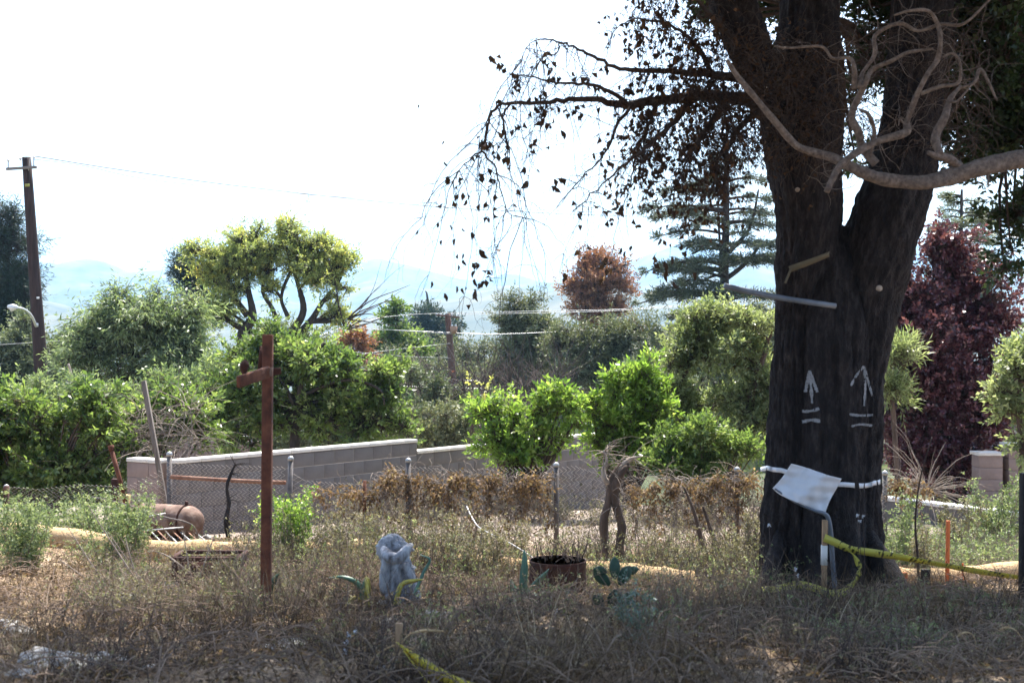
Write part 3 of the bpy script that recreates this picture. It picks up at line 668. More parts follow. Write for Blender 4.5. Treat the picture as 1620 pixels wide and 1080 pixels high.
# ------------------------------------------------------------------ things tied, leant or stuck on the trunk
def ring_band(px0, px1, rows):
    pts = [on_trunk(a, b, .02) for a, b in rows]
    L0, R0 = pts[0], pts[-1]; c = (L0 + R0) / 2
    return pts, [c + np.array((-.40, .80, -.02)), c + np.array((0, .98, 0)), c + np.array((.42, .80, 0))]
m = M(); rows = [(1221, 742), (1228, 743), (1237, 744), (1262, 752), (1300, 764), (1335, 766), (1362, 768), (1374, 767), (1382, 764)]
fr, bk = ring_band(0, 0, rows)
Lx = P(1214, 740, 11.5); Rx = P(1390, 759, 11.6)
ribbon(m, [bk[0], Lx] + fr + [Rx, bk[2], bk[1], bk[0]], .042, seg=4)
tag(m.build('white_band', MAT['sheet']), 'white cloth band tied round the big forked trunk', 'band')
# crumpled sheet
m = M(); nu, nv = 26, 20; q = np.array([(1252, 733), (1331, 757), (1304, 812), (1224, 772)], float); V = []
for j in range(nv):
    for i in range(nu):
        a, b = i / (nu - 1), j / (nv - 1)
        pxy = q[0] * (1 - a) * (1 - b) + q[1] * a * (1 - b) + q[2] * a * b + q[3] * (1 - a) * b
        pxy = pxy + (2.5 * math.sin(a * 9 + b * 4) * b, 2.5 * math.sin(a * 7) * (b - .3) + 5 * math.sin(math.pi * a) * b)
        tri = lambda q_: abs((q_ % 1.0) - .5) * 2
        fold = .11 * tri(a * 1.25 + b * .35 + .12) + .03 * tri(a * 3.1 - b * 1.7) * b + .018 * tri(b * 3.3 + a * 1.2) + .008 * tri(a * 7 + b * 5)
        V.append(P(pxy[0], pxy[1], 10.86 - fold))
V = np.array(V); f = [(j * nu + i, j * nu + i + 1, (j + 1) * nu + i + 1, (j + 1) * nu + i) for j in range(nv - 1) for i in range(nu - 1)]
m.add(V, f); o = m.build('paper_sheet', MAT['sheet'], smooth=True); sdm = o.modifiers.new('thick', 'SOLIDIFY'); sdm.thickness = .004
tag(o, 'crumpled white plastic sheet hanging from the band on the forked trunk', 'sheet')
# bottom hem cord of the sheet, and pipe dropping to the ground
m = M(); tube(m, [P(1226, 773, 10.8), P(1255, 792, 10.78), P(1285, 806, 10.78), P(1304, 812, 10.8), P(1311, 822, 10.82), P(1315, 850, 10.84), P(1317, 885, 10.86), P(1321, 930, 10.9), on_ground(1322, 10.95) - (0, 0, .05)], [.008, .010, .012, .018, .020, .021, .021, .021, .021], 12, seg=5)
tag(m.build('grey_hose', MAT['pipe'], smooth=True), 'blue grey plastic hose hanging below the white sheet down to the ground', 'hose')
m = M(); g0 = on_ground(1303, 10.8); bar(m, g0 - (0, 0, .1), P(1305, 822, 10.8), .042)
t = thing('wooden_stake', 'short wooden stake with a white stripe, standing against the forked trunk', 'stake', g0)
m.build('shaft', MAT['wood'], t, bevel=.003)
m = M(); bar(m, P(1303.5, 893, 10.8), P(1304, 862, 10.8), .047); m.build('paint_stripe', MAT['white_paint'], t)
# tapes
tp = thing('caution_tape', 'yellow caution tape running from the stake at the forked trunk to the right edge', 'tape', g0)
m = M(); ribbon(m, [P(1304, 850, 10.74), P(1322, 858, 10.7), P(1345, 868, 10.68), P(1382, 874, 10.7), P(1420, 880, 10.75), P(1480, 891, 10.8), P(1540, 902, 10.8), P(1600, 911, 10.8), P(1660, 918, 10.8)], .068, twist=[0, .2, .5, .3, .6, .9, .7, .9, 1.0]); m.build('strip', MAT['yellow_tape'], tp)
m = M(); ribbon(m, [P(1340, 868, 10.66), P(1352, 880, 10.62), P(1360, 900, 10.6), P(1352, 920, 10.58), P(1335, 935, 10.55), P(1315, 938, 10.5), P(1290, 930, 10.48), P(1262, 924, 10.5), P(1235, 930, 10.5), P(1206, 932, 10.5)], .062, twist=[1.2, .9, .2, -.6, .6, .3, .1, .1, .5, 1.0]); o = m.build('strip', MAT['yellow_tape'], tp); o['label'] = 'loose curled end of the tape'
m = M(); bar(m, P(1660, 1000, 10.8), P(1660, 895, 10.8), .04); tag(m.build('wooden_stake', MAT['wood']), 'stake just right of the view that holds the tape end', 'stake')
m = M(); tube(m, [P(1146, 452, 10.75), P(1185, 461, 10.8), P(1240, 472, 10.85), P(1322, 484, 10.9)], .024, 14, seg=3); tag(m.build('metal_pipe', MAT['pipe'], smooth=True), 'grey metal pipe lying slantwise across the forked trunk below its fork', 'pipe')
m = M(); ribbon(m, [P(1249, 426, 11.0), P(1268, 419, 10.95), P(1290, 411, 10.95), P(1312, 402, 11.0)], .055, twist=[.2, .3, .4, .5]); ribbon(m, [P(1252, 424, 10.98), P(1247, 436, 10.98), P(1242, 448, 10.98)], .02)
tag(m.build('faded_tape', solid('faded', [(.3, (.08, .068, .045)), (.7, (.14, .12, .08))], 5, .7)), 'faded tan strip of tape caught on the trunk just under the fork', 'tape')

# ------------------------------------------------------------------ rusty cross post
g0 = on_ground(420, 9.0)
t = thing('rusty_post', 'tall rusty iron post with a short crossarm, standing in the dry grass', 'post', g0)
m = M(); bar(m, g0 - (0, 0, .2), P(424, 529, 9.0), .07, .07); m.build('upright', MAT['rust'], t, bevel=.006)
m = M(); bar(m, P(425, 588, 8.93), P(377, 604, 8.45), .03, .08); m.build('crossarm', MAT['rust'], t, bevel=.006)
m = M(); bar(m, P(416, 588, 9.1), P(444, 587, 9.14), .05, .06); m.build('crossarm_stub', MAT['rust_dark'], t, bevel=.004)
m = M(); bar(m, P(411, 586, 9.08), P(415, 548, 9.08), .03, .03); tube(m, [P(411, 586, 9.08), P(400, 590, 9.08), P(388, 592, 9.08)], .014, 8); m.build('bracket', MAT['rust_dark'], t)
m = M(); q = spline([(*P(386, 592, 8.6), .012), (*P(386, 584, 8.6), .028), (*P(387, 576, 8.6), .032), (*P(388, 569, 8.6), .01)], seg=4); tube(m, q[:, :3], q[:, 3], 12); m.build('knob', MAT['rust_dark'], t, smooth=True)
m = M(); box(m, P(425.5, 588, 8.915), (.052, .012, .06)); m.build('bolt_plate', MAT['rust_pale'], t, bevel=.003)

# ------------------------------------------------------------------ block walls
def block_wall(name, label, A, Bp, tops, mat, capmat, bl=.41, bh=.205, th=.19, depth=None, capname='cap_block'):
    """tops: list of (distance along, top z) steps; blocks in running bond"""
    A = np.array(A, float); Bp = np.array(Bp, float); L = np.linalg.norm(Bp - A); d = (Bp - A) / L; ang = math.atan2(d[1], d[0])
    t = thing(name, label, 'wall', (*A, min(float(G(*A)), float(G(*Bp)))))
    core = M()
    meshes = {}
    for k, (s0, ztop, s1) in enumerate(tops):
        c = A + d * (s0 + s1) / 2; zb = min(float(G(*(A + d * s0))), float(G(*(A + d * s1)))) - .1
        zb = max(zb, ztop - .05 - bh * 9)
        box(core, (*c, (zb + ztop - .06) / 2), (s1 - s0 - .02, th - .014, ztop - .06 - zb), ang)
        row = 0; z = ztop - .055 - bh / 2
        while z > zb:
            off = 0 if row % 2 == 0 else -bl / 2; s = s0 + off
            while s < s1 - .02:
                a, b = max(s, s0), min(s + bl, s1)
                if b - a > .06:
                    cc = A + d * (a + b) / 2 + np.array((d[1], -d[0])) * rng.uniform(-.0015, .0015)
                    wlen = round(b - a - .007, 3)
                    if wlen not in meshes:
                        mm = M(); box(mm, (0, 0, 0), (wlen, th, bh - .007)); pr = mm.build('block', mat, None, bevel=.003); meshes[wlen] = pr; o = pr
                    else: o = meshes[wlen].copy(); C.objects.link(o)
                    o.parent = t; o.location = Vector((*cc, z)) - t.location; o.rotation_euler = (0, 0, ang + rng.uniform(-.003, .003))
                s += bl
            z -= bh; row += 1
        s = s0
        while s < s1 - .02:
            b = min(s + .4, s1); cc = A + d * (s + b) / 2; mm = 'c%.2f' % (b - s)
            if mm not in meshes:
                q = M(); box(q, (0, 0, 0), (b - s - .006, th + .03, .05)); o = q.build(capname, capmat, None, bevel=.006); meshes[mm] = o
            else: o = meshes[mm].copy(); C.objects.link(o)
            o.parent = t; o.location = Vector((*cc, ztop - .025)) - t.location; o.rotation_euler = (0, 0, ang)
            s += .4
    core.build('mortar', MAT['mortar'], t)
    return t
A = (-4.57, 17.0); Bp = (1.9, 25.0); Lw = math.hypot(Bp[0] - A[0], Bp[1] - A[1])
z1 = CZ - 187 / 2000 * 17.0
s_step = math.hypot(-1.62 + 4.57, 20.65 - 17.0)
block_wall('block_wall', 'long grey concrete block wall stepping down behind the chain link fence', A, Bp, [(0, z1, s_step), (s_step, z1 - .19, Lw)], MAT['block'], MAT['cap'])
a2 = np.array((-4.62, 17.02)); b2 = a2 + np.array((-.60, .35))
block_wall('wall_return', 'short pinkish return at the left end of the grey block wall', b2, a2, [(0, z1 + .0, .62)], MAT['pink_block'], MAT['cap'])
# white capped low wall on the right
ra = P(1330, 778, 19.6); rb = P(1700, 822, 16.6)
block_wall('low_wall', 'low wall with a bright white cap right of the forked trunk', ra[:2], rb[:2], [(0, -.72, float(np.linalg.norm(rb[:2] - ra[:2])))], MAT['block'], MAT['white_paint'])
for (x0, x1, lab) in ((1543, 1580, 'left of the two pinkish block piers under the dark plum tree'), (1590, 1640, 'right of the two pinkish block piers, at the photo edge')):
    D = 21.5; c = P((x0 + x1) / 2, 722, D); w_ = (x1 - x0) / FPX * D; gz = float(G(c[0], D))
    t = thing('block_pier', lab, 'pier', (c[0], D, gz), 'block piers under the plum tree'); z = gz
    while z < c[2]:
        m = M(); box(m, (c[0], D, z + .1), (w_, .35, .195)); m.build('block', MAT['pink_block'], t, bevel=.005); z += .2
    m = M(); box(m, (c[0], D, z + .03), (w_ + .05, .4, .055)); m.build('cap', MAT['cap'], t, bevel=.005)
# pale stucco wall with a rail, far behind the citrus trees
c = P(345, 705, 27); t = thing('stucco_wall', 'pale stucco wall with a thin metal rail seen under the citrus leaves', 'wall', (c[0], 27, float(G(c[0], 27))))
m = M(); gz = float(G(c[0], 27)); box(m, (c[0], 27, (gz + c[2] + .1) / 2), (2.2, .2, c[2] + .1 - gz)); m.build('panel', MAT['pink_block'], t, bevel=.01)
m = M(); tube(m, [P(260, 693, 26.9), P(400, 690, 26.9)], .018, 8); 
for px in (262, 310, 358, 398): tube(m, [P(px, 693, 26.9), P(px, 705, 26.9)], .014, 6)
m.build('rail', MAT['galv'], t)

# ------------------------------------------------------------------ chain link fence
FP = [(10, 770, 14.9), (268, 718, 14.9), (456, 725, 14.9), (646, 728, 15.0), (880, 735, 15.1), (1166, 742, 15.2), (1400, 748, 15.3)]
f0 = on_ground(268, 14.9)
F = thing('chain_link_fence', 'sagging rusty chain link fence on round capped posts before the block wall', 'fence', f0)
for (px, py, D) in FP:
    g = on_ground(px, D); tp_ = P(px + (4 if px == 456 else 0), py, D); m = M(); tube(m, [g - (0, 0, .15), tp_ - (0, 0, .02)], .031, 14); o = m.build('post', MAT['post'], F, smooth=False)
    m = M(); q = np.array([(*(tp_ - (0, 0, .025)), .036), (*(tp_ + (0, 0, .006)), .036), (*(tp_ + (0, 0, .024)), .024), (*(tp_ + (0, 0, .032)), .004)]); tube(m, q[:, :3], q[:, 3], 14); m.build('post_cap', MAT['galv'], o, smooth=False)
g = on_ground(576, 14.9); m = M(); tube(m, [g, P(577, 760, 14.9)], .02, 10); o = m.build('post', MAT['rust'], F); o['label'] = 'short rusty bare post'
m = M(); tube(m, [P(270, 754, 14.85), P(320, 757, 14.85), P(390, 761, 14.85), P(452, 763, 14.85)], .024, 12, seg=3); m.build('rail', MAT['rust_rail'], F)
def mesh_panel(D, pxs, tops, name='mesh', bot=None, pitch=.052, lean=0.0, rw=.0034):
    """real zigzag wires; pxs/tops give the sagging top edge"""
    x0, x1 = (pxs[0] - 810) / FPX * D, (pxs[-1] - 810) / FPX * D
    n = int((x1 - x0) / pitch); paths = []; K = 26
    for i in range(n):
        xc = x0 + i * pitch; px = xc / D * FPX + 810
        zt = P(0, np.interp(px, pxs, tops), D)[2]; zb = float(G(xc, D)) + .02
        k = np.arange(K); z = zt + .02 - (zt - zb) * k / (K - 1) ; 
        x = xc + np.where(k % 2 == 0, 0, pitch * 1.03) + lean * (z - zb) + .02 * np.sin(z * 5 + xc * 2)
        y = D - .035 + np.where(k % 2 == 0, -.003, .003) + .035 * np.sin(xc * 2.3 + z * 2)
        paths.append(np.stack([x, y, z], 1))
    p = np.array(paths); m = M(); tubes(m, p, np.full(p.shape[:2], rw)); return m.build(name, MAT['wire'], F, kind='stuff')
mesh_panel(14.86, [10, 60, 120, 200, 268], [770, 775, 768, 772, 740])
mesh_panel(14.9, [268, 300, 380, 456], [732, 735, 738, 740])
mesh_panel(14.95, [456, 480, 520, 575, 610, 646], [748, 762, 765, 768, 742, 736])
mesh_panel(15.05, [646, 720, 800, 880], [738, 744, 742, 738])
mesh_panel(15.12, [880, 905, 940, 1000, 1166], [742, 738, 750, 756, 758])
mesh_panel(15.2, [1166, 1400], [752, 760])

# dried brown vine over the fence
def vine(name, label, pxs, pys, D, n, mat, L=.055, W=.03, hang=.35, tw_n=200):
    t = thing(name, label, 'vine', on_ground(sum(pxs) / len(pxs), D))
    N = n // 5; px = rng.uniform(pxs[0], pxs[-1], N)
    dens = .42 + .55 * np.sin(px * .085 + 1) * np.sin(px * .23 + 2 * np.sin(px * .05)); keep = rng.uniform(0, 1, N) < dens + .1; px = px[keep]; N = len(px)
    py = np.interp(px, pxs, pys) + 9 * np.sin(px * .19) * np.sin(px * .07 + 2) + 6 + rng.exponential(hang / D * FPX * .5, N) * (.6 + .6 * np.sin(px * .11)) 
    pos = np.stack([(px - 810) / FPX * D, np.full(N, D) + rng.normal(size=N) * .1 - .03, CZ + (540 - py) / FPX * D], 1)
    m = M(); sprigs(m, pos, norm(rng.normal(size=(N, 3)) + (0, 0, -.6)), 5, .12, L, W, .5); m.build('foliage', mat, t, kind='stuff')
    m = M(); base = np.array([P(x, np.interp(x, pxs, pys) + rng.uniform(0, 70) * (hang > .3), D) for x in rng.uniform(pxs[0], pxs[-1], 120)])
    droops(m, base, tw_n, .55, .0045, lean=(0, -.1, -.1), spread=1.1, grav=.5, K=10, jit=.35); m.build('stems', MAT['twig_grey'], t, kind='stuff')
vine('dried_vine', 'dried orange brown vine draped over the middle of the wire fence', [596, 640, 700, 760, 830, 875], [752, 746, 752, 748, 752, 745], 15.0, 9000, MAT['brown_leaf'], hang=.95, tw_n=650)
vine('dried_vine', 'thin brown vine stems on the fence left of the capped post', [490, 530, 575, 600], [766, 770, 772, 760], 14.9, 1100, MAT['brown_leaf'], tw_n=120)
vine('dried_vine', 'brown and green dried vine over the right end of the wire fence', [1000, 1060, 1120, 1170, 1210], [765, 752, 758, 748, 756], 15.1, 5600, MAT['brown_leaf'], hang=1.0, tw_n=560)
vine('dried_vine', 'small dry brown vine on the ground right of the forked trunk', [1395, 1420, 1445, 1470], [765, 758, 760, 772], 15.4, 1100, MAT['brown_leaf'], hang=.2, tw_n=60)

# ------------------------------------------------------------------ shrubs and trees
def tree(name, label, cat, basepx, D, blobs, mat, n, L, W, bark='bark_brown', trunk=None, r0=.1, per=7, group=None, extra=None, **kw):
    """trunk: list of (px, py, radius m [, extra distance]) from the ground up; blobs: px py rx ry [dz]"""
    g = on_ground(basepx, D); t = thing(name, label, cat, g, group)
    att = [g + (0, 0, .1)]
    if trunk:
        rows = [(*(g - (0, 0, .15)), trunk[0][2] * 1.25)] + [(*P(a[0], a[1], D + (a[3] if len(a) > 3 else 0)), a[2]) for a in trunk]
        m = M(); q = spline(rows, seg=5); tube(m, q[:, :3], np.maximum(q[:, 3], .004), 14, rough=.05, cap=False); m.build('trunk', MAT[bark], t, smooth=True)
        att = q[len(q) // 3:, :3]
    if extra is not None: att = np.vstack([att, extra])
    bl = [pb(b[0], b[1], b[2], b[3], D, dz=(b[4] if len(b) > 4 else 0)) for b in blobs]
    crown(t, bl, MAT[mat], MAT[bark], n, L, W, per=per, attach=att, r=r0, **kw)
    return t

# left: citrus hedge in front
tree('citrus_bush', 'big sunlit citrus bush filling the left edge, behind the sagging fence', 'bush', 60, 18, [(0, 680, 80, 60), (-10, 640, 30, 24), (45, 652, 40, 30), (95, 668, 50, 34), (150, 640, 34, 28), (150, 685, 60, 50), (60, 730, 90, 45), (150, 735, 70, 40), (-60, 700, 80, 80), (20, 765, 60, 24), (110, 765, 70, 22), (180, 770, 40, 20)], 'citrus', 32000, .085, .034, r0=.03, dens=1.3, slen=.16)
tree('citrus_bush', 'citrus bush with bare twigs between the leaning grey stake and the utility pole', 'bush', 235, 19, [(215, 660, 60, 50), (270, 640, 60, 40), (200, 715, 55, 40), (300, 665, 50, 45)], 'citrus', 14000, .085, .034, r0=.03, dens=1.2, slen=.16)
m = M(); b = np.array([P(rng.uniform(200, 320), rng.uniform(640, 730), rng.uniform(18, 18.6)) for _ in range(60)]); droops(m, b, 260, .9, .007, lean=(.2, -.3, .3), spread=1.1, grav=.4)
tag(m.build('dead_branches', MAT['twig_grey']), 'grey leafless brushwood caught in the citrus bushes beside the leaning stake', 'brushwood')['kind'] = 'stuff'
tree('citrus_tree', 'citrus tree with dark crooked trunk behind the rusty post and block wall', 'tree', 462, 25, [(400, 570, 60, 35), (470, 560, 70, 40), (540, 575, 70, 45), (590, 610, 50, 45), (350, 620, 45, 60), (430, 640, 60, 45), (520, 650, 70, 40), (600, 665, 60, 30), (640, 680, 30, 22), (370, 690, 40, 40)], 'citrus', 34000, .10, .042, bark='bark_dark', trunk=[(466, 700, .10), (468, 650, .09), (472, 610, .085), (485, 580, .06), (505, 548, .04)], r0=.05, dens=1.1, slen=.2)
T3 = bpy.data.objects['citrus_tree']
for rows in ([(472, 640, 6), (482, 600, 6), (492, 570, 5), (515, 545, 4)], [(470, 640, 5), (448, 605, 4), (430, 590, 3), (400, 580, 2)], [(475, 630, 4), (530, 605, 4), (570, 600, 3), (600, 615, 3), (612, 640, 2)], [(470, 620, 4), (472, 580, 3), (462, 550, 2)]):
    m = M(); tube(m, [P(a + rng.uniform(-4, 4), b + rng.uniform(-4, 4), 24.7) for a, b, _ in rows], [r_ * .009 for _, _, r_ in rows], 8, seg=4, rough=.12); m.build('limb', MAT['bark_dark'], T3, smooth=True)
tree('lime_shrub', 'bright green glossy shrub overlapping the low end of the block wall', 'shrub', 825, 20.0, [(768, 660, 18, 20), (792, 695, 26, 30), (835, 672, 24, 34), (868, 655, 22, 26), (895, 640, 20, 24), (820, 722, 44, 22), (882, 695, 20, 28), (778, 640, 9, 22), (858, 628, 10, 24), (908, 665, 10, 26), (812, 655, 9, 24)], 'lime', 10500, .085, .036, r0=.03, dens=1.0, slen=.2)
tree('lime_shrub', 'tallest bright green shrub, left of the slim grey trunks', 'shrub', 985, 20.3, [(1008, 592, 20, 16), (965, 622, 24, 24), (1008, 635, 30, 34), (958, 668, 24, 26), (1012, 688, 34, 26), (1048, 620, 16, 24), (985, 715, 28, 16), (1030, 660, 22, 26), (972, 596, 9, 20), (1026, 592, 9, 20), (938, 640, 10, 24), (944, 692, 10, 22), (1062, 655, 12, 28)], 'lime', 11500, .085, .036, r0=.03, dens=1.0, slen=.2)
tree('privet_tree', 'loose pale green tree with a slim grey trunk, left of the forked trunk', 'tree', 1075, 21.5, [(1080, 520, 50, 40), (1110, 560, 55, 45), (1070, 600, 45, 45), (1130, 500, 40, 30), (1100, 660, 50, 50), (1060, 680, 40, 40)], 'privet', 20000, .075, .026, trunk=[(1070, 720, .07), (1075, 660, .065), (1082, 600, .055), (1090, 550, .05), (1096, 505, .04)], r0=.025, dens=1.3, slen=.16)
tree('privet_tree', 'pale green tree with a leaning trunk, half hidden by the forked trunk', 'tree', 1150, 21.0, [(1190, 510, 50, 40), (1165, 560, 40, 40), (1210, 580, 50, 60), (1170, 640, 40, 45), (1150, 700, 40, 40), (1210, 680, 40, 60)], 'privet', 20000, .075, .026, trunk=[(1160, 740, .09), (1172, 690, .085), (1186, 650, .08), (1196, 600, .06), (1215, 540, .05)], r0=.025, dens=1.3, slen=.16)
tree('leafy_shrub', 'fresh green low shrubs under the slim trunks, behind the brown vine', 'shrub', 1120, 19.0, [(1070, 720, 45, 25), (1120, 700, 40, 35), (1170, 715, 40, 30), (1100, 745, 50, 15), (1040, 740, 35, 20)], 'citrus', 12000, .07, .03, r0=.02)
tree('feathery_bush', 'feathery yellow green bush peeping past the right side of the forked trunk', 'bush', 1425, 19.5, [(1415, 570, 26, 26), (1430, 560, 18, 18), (1406, 605, 18, 30)], 'privet', 3600, .11, .016, trunk=[(1415, 680, .04), (1412, 630, .035), (1418, 590, .03)], r0=.02, up=.9)
tree('green_shrub', 'light green shrub at the right edge below the hanging leaves', 'shrub', 1610, 18, [(1610, 600, 26, 34), (1600, 650, 22, 36), (1625, 550, 22, 40), (1615, 690, 28, 30), (1590, 620, 16, 30)], 'privet', 5200, .075, .034, trunk=[(1618, 720, .05), (1612, 660, .04), (1612, 600, .03)], r0=.02)
tree('plum_tree', 'dark purple leaved plum tree behind the forked trunk on the right', 'tree', 1490, 23, [(1490, 450, 60, 55), (1530, 500, 60, 60), (1460, 540, 60, 60), (1520, 590, 70, 70), (1450, 640, 60, 60), (1530, 680, 60, 50), (1580, 560, 40, 60), (1480, 400, 35, 35), (1450, 720, 50, 40), (1520, 735, 60, 30), (1420, 690, 40, 60), (1440, 590, 50, 50), (1570, 640, 44, 60), (1500, 400, 50, 44), (1545, 450, 40, 40), (1430, 480, 30, 50), (1405, 540, 50, 60), (1575, 510, 36, 56), (1590, 610, 44, 64), (1410, 640, 44, 50), (1500, 520, 90, 90), (1500, 640, 90, 80)], 'plum', 84000, .075, .045, bark='bark_dark', trunk=[(1490, 740, .12), (1492, 650, .10), (1490, 560, .08), (1492, 470, .05)], r0=.03, dens=1.3, slen=.16)
# dead bush under the plum
m = M(); b = np.array([P(1465, 780, 17.5)] * 2); droops(m, b, 40, 1.1, .009, lean=(.3, -.2, .9), spread=.7, grav=.35, K=10); d_ = droops(m, b, 14, .9, .011, lean=(1.0, -.2, .45), spread=.3, grav=.3, K=10)
t_ = m.build('dead_bush', MAT['twig_grey']); tag(t_, 'bleached leafless bush under the purple plum tree', 'dead bush')

# middle distance
tree('pepper_tree', 'willowy green tree just right of the left utility pole', 'tree', 215, 36, [(150, 540, 55, 50), (215, 520, 60, 60), (275, 530, 50, 60), (190, 480, 28, 28), (250, 470, 28, 35), (235, 590, 90, 40), (135, 590, 50, 40), (300, 590, 45, 40), (180, 470, 12, 22), (300, 480, 20, 40)], 'pepper', 42000, .17, .032, bark='bark_dark', trunk=[(215, 600, .16), (205, 550, .12), (215, 500, .08)], r0=.05, droop=.6, dens=1.3)
tree('mimosa_tree', 'broad flat topped tree with yellow flushed crown and forking dark limbs', 'tree', 410, 42, [(345, 402, 34, 20), (395, 380, 36, 22), (385, 418, 40, 24), (335, 435, 28, 22), (372, 462, 32, 20), (345, 500, 36, 20), (308, 392, 20, 9), (450, 376, 34, 20), (500, 385, 38, 20), (545, 405, 24, 14), (470, 412, 32, 20), (525, 425, 34, 20), (545, 458, 20, 16), (528, 500, 24, 18), (430, 455, 20, 12), (400, 540, 50, 18), (480, 545, 46, 16), (465, 360, 16, 10), (405, 362, 20, 10), (430, 398, 26, 24), (425, 430, 20, 16), (365, 430, 40, 34), (500, 430, 50, 26)], 'mimosa', 62000, .11, .036, bark='bark_dark', trunk=[(385, 560, .20), (390, 520, .18), (400, 500, .14), (392, 455, .09), (385, 410, .06)], r0=.07, dens=1.5, flat=.6, per=8, sub=(.4, .85), extra=[P(a, b, 42) for a, b in ((465, 520), (480, 490), (473, 455), (465, 430), (490, 510), (510, 478), (530, 455), (432, 490), (415, 460), (425, 430), (445, 470), (460, 430), (480, 410), (400, 500), (370, 470), (350, 440), (340, 410), (392, 455), (385, 410))])
T2 = bpy.data.objects['mimosa_tree']
for rows in ([(425, 560, 8), (465, 520, 7), (480, 490, 6), (473, 455, 4), (465, 430, 3)], [(455, 545, 7), (490, 510, 6), (510, 478, 4), (530, 455, 3)], [(392, 500, 6), (370, 470, 5), (350, 440, 4), (340, 410, 3)], [(440, 520, 5), (432, 490, 4), (415, 460, 3), (425, 430, 2)], [(455, 500, 4), (445, 470, 3), (460, 430, 3), (480, 410, 2)]):
    m = M(); tube(m, [P(a, b, 42) for a, b, _ in rows], [r_ * .021 * .9 for _, _, r_ in rows], 8, seg=4, rough=.05); m.build('limb', MAT['bark_dark'], T2, smooth=True)
m = M(); b = np.array([P(545, 520, 42), P(550, 505, 42)]); droops(m, b, 16, 2.4, .03, lean=(1, 0, .55), spread=.35, grav=.02); m.build('bare_twigs', MAT['twig'], T2, kind='stuff')
tree('grey_pine', 'small grey green pine showing left of the mimosa crown', 'tree', 318, 58, [(300, 420, 24, 24), (310, 455, 26, 28), (322, 480, 20, 24), (296, 440, 16, 20)], 'pine', 9000, .22, .03, bark='bark_dark', trunk=[(318, 560, .14), (318, 500, .12), (314, 440, .06)], r0=.05)
tree('tall_pine', 'tall dark pine cut by the left edge, left of the utility pole', 'tree', 15, 58, [(10, 350, 20, 24), (25, 385, 25, 26), (5, 400, 34, 26), (32, 425, 22, 22), (10, 445, 40, 26), (25, 480, 34, 24), (-20, 480, 30, 40), (0, 510, 34, 20), (24, 340, 6, 16)], 'pine', 30000, .24, .03, bark='bark_dark', trunk=[(15, 560, .20), (14, 480, .16), (12, 400, .10), (22, 335, .03)], r0=.06, dens=1.3)
tree('live_oak', 'dark grey green oak behind the left utility pole', 'tree', 40, 48, [(20, 560, 60, 45), (60, 590, 55, 40), (95, 570, 40, 40), (0, 600, 50, 40), (50, 530, 30, 28), (110, 545, 22, 34)], 'dark_shrub', 30000, .12, .05, bark='bark_dark', trunk=[(45, 640, .18), (40, 590, .12)], r0=.05)
m = M(); tube(m, [P(118, 660, 34), P(117, 620, 34), P(112, 590, 34), P(108, 575, 34)], [.05, .05, .04, .03], 8, seg=4); tag(m.build('dead_sapling', MAT['bark_pale']), 'pale bare tree stem sticking up between the utility pole and the willowy tree', 'dead stem')
tree('poplar', 'light green pointed tree left of the far utility pole', 'tree', 628, 70, [(628, 510, 18, 24), (628, 540, 30, 28), (600, 555, 24, 24), (650, 560, 24, 30), (625, 590, 40, 24), (632, 488, 7, 12)], 'citrus', 22000, .20, .10, bark='bark_dark', trunk=[(628, 600, .2), (628, 540, .14), (629, 500, .06)], r0=.06)
tree('rusty_shrub', 'reddish yellow shrub between the mimosa tree and the poplar', 'shrub', 565, 55, [(560, 545, 24, 20), (575, 560, 20, 18)], 'rust_leaf', 5000, .14, .06, r0=.04)
tree('far_pine', 'small far conifer with flat tiers above the wooded slope', 'tree', 680, 140, [(680, 505, 40, 8), (670, 515, 36, 18), (700, 530, 34, 22), (665, 540, 26, 22)], 'pine', 14000, .4, .14, bark='bark_dark', trunk=[(681, 530, .25), (676, 470, .12), (673, 460, .05)], r0=.08)
tree('juniper', 'grey green rugged conifer in the middle, above the bright shrubs', 'tree', 820, 62, [(825, 485, 26, 18), (810, 510, 28, 24), (850, 515, 34, 22), (830, 550, 45, 28), (800, 580, 36, 26), (870, 560, 40, 28), (838, 600, 50, 28)], 'juniper', 36000, .2, .045, bark='bark_dark', trunk=[(818, 620, .2), (818, 550, .14), (815, 480, .05)], r0=.07, dens=1.4)
tree('juniper', 'grey green conifer mass below the rust red tree', 'tree', 950, 58, [(940, 545, 50, 26), (985, 530, 40, 24), (1000, 570, 50, 30), (930, 590, 50, 30), (980, 610, 50, 28), (1040, 560, 40, 36), (890, 540, 26, 26)], 'juniper', 40000, .2, .045, bark='bark_dark', trunk=[(950, 620, .2), (950, 570, .14)], r0=.07, dens=1.4)
tree('juniper', 'olive green bushy tree just right of the far utility pole', 'tree', 770, 80, [(750, 560, 34, 24), (720, 575, 34, 30), (770, 590, 40, 30), (690, 560, 30, 26), (740, 610, 50, 30), (690, 600, 34, 24)], 'juniper', 30000, .2, .06, bark='bark_dark', trunk=[(760, 640, .2), (755, 580, .1)], r0=.07)
tree('dark_evergreen', 'dark green bushes behind the crooked citrus tree and the mid wall', 'bush', 660, 45, [(650, 640, 40, 26), (700, 620, 40, 20), (640, 600, 26, 24), (700, 660, 50, 24), (770, 650, 34, 24), (560, 620, 50, 30)], 'dark_shrub', 20000, .11, .045, r0=.04)
m = M(); b = np.array([P(rng.uniform(600, 790), rng.uniform(680, 730), rng.uniform(30, 38)) for _ in range(60)]); droops(m, b, 420, 1.3, .011, lean=(0, 0, 1.0), spread=.8, grav=.16)
o = m.build('leafless_scrub', MAT['bark_brown'], kind='stuff'); tag(o, 'grey leafless scrub behind the low end of the block wall', 'scrub')
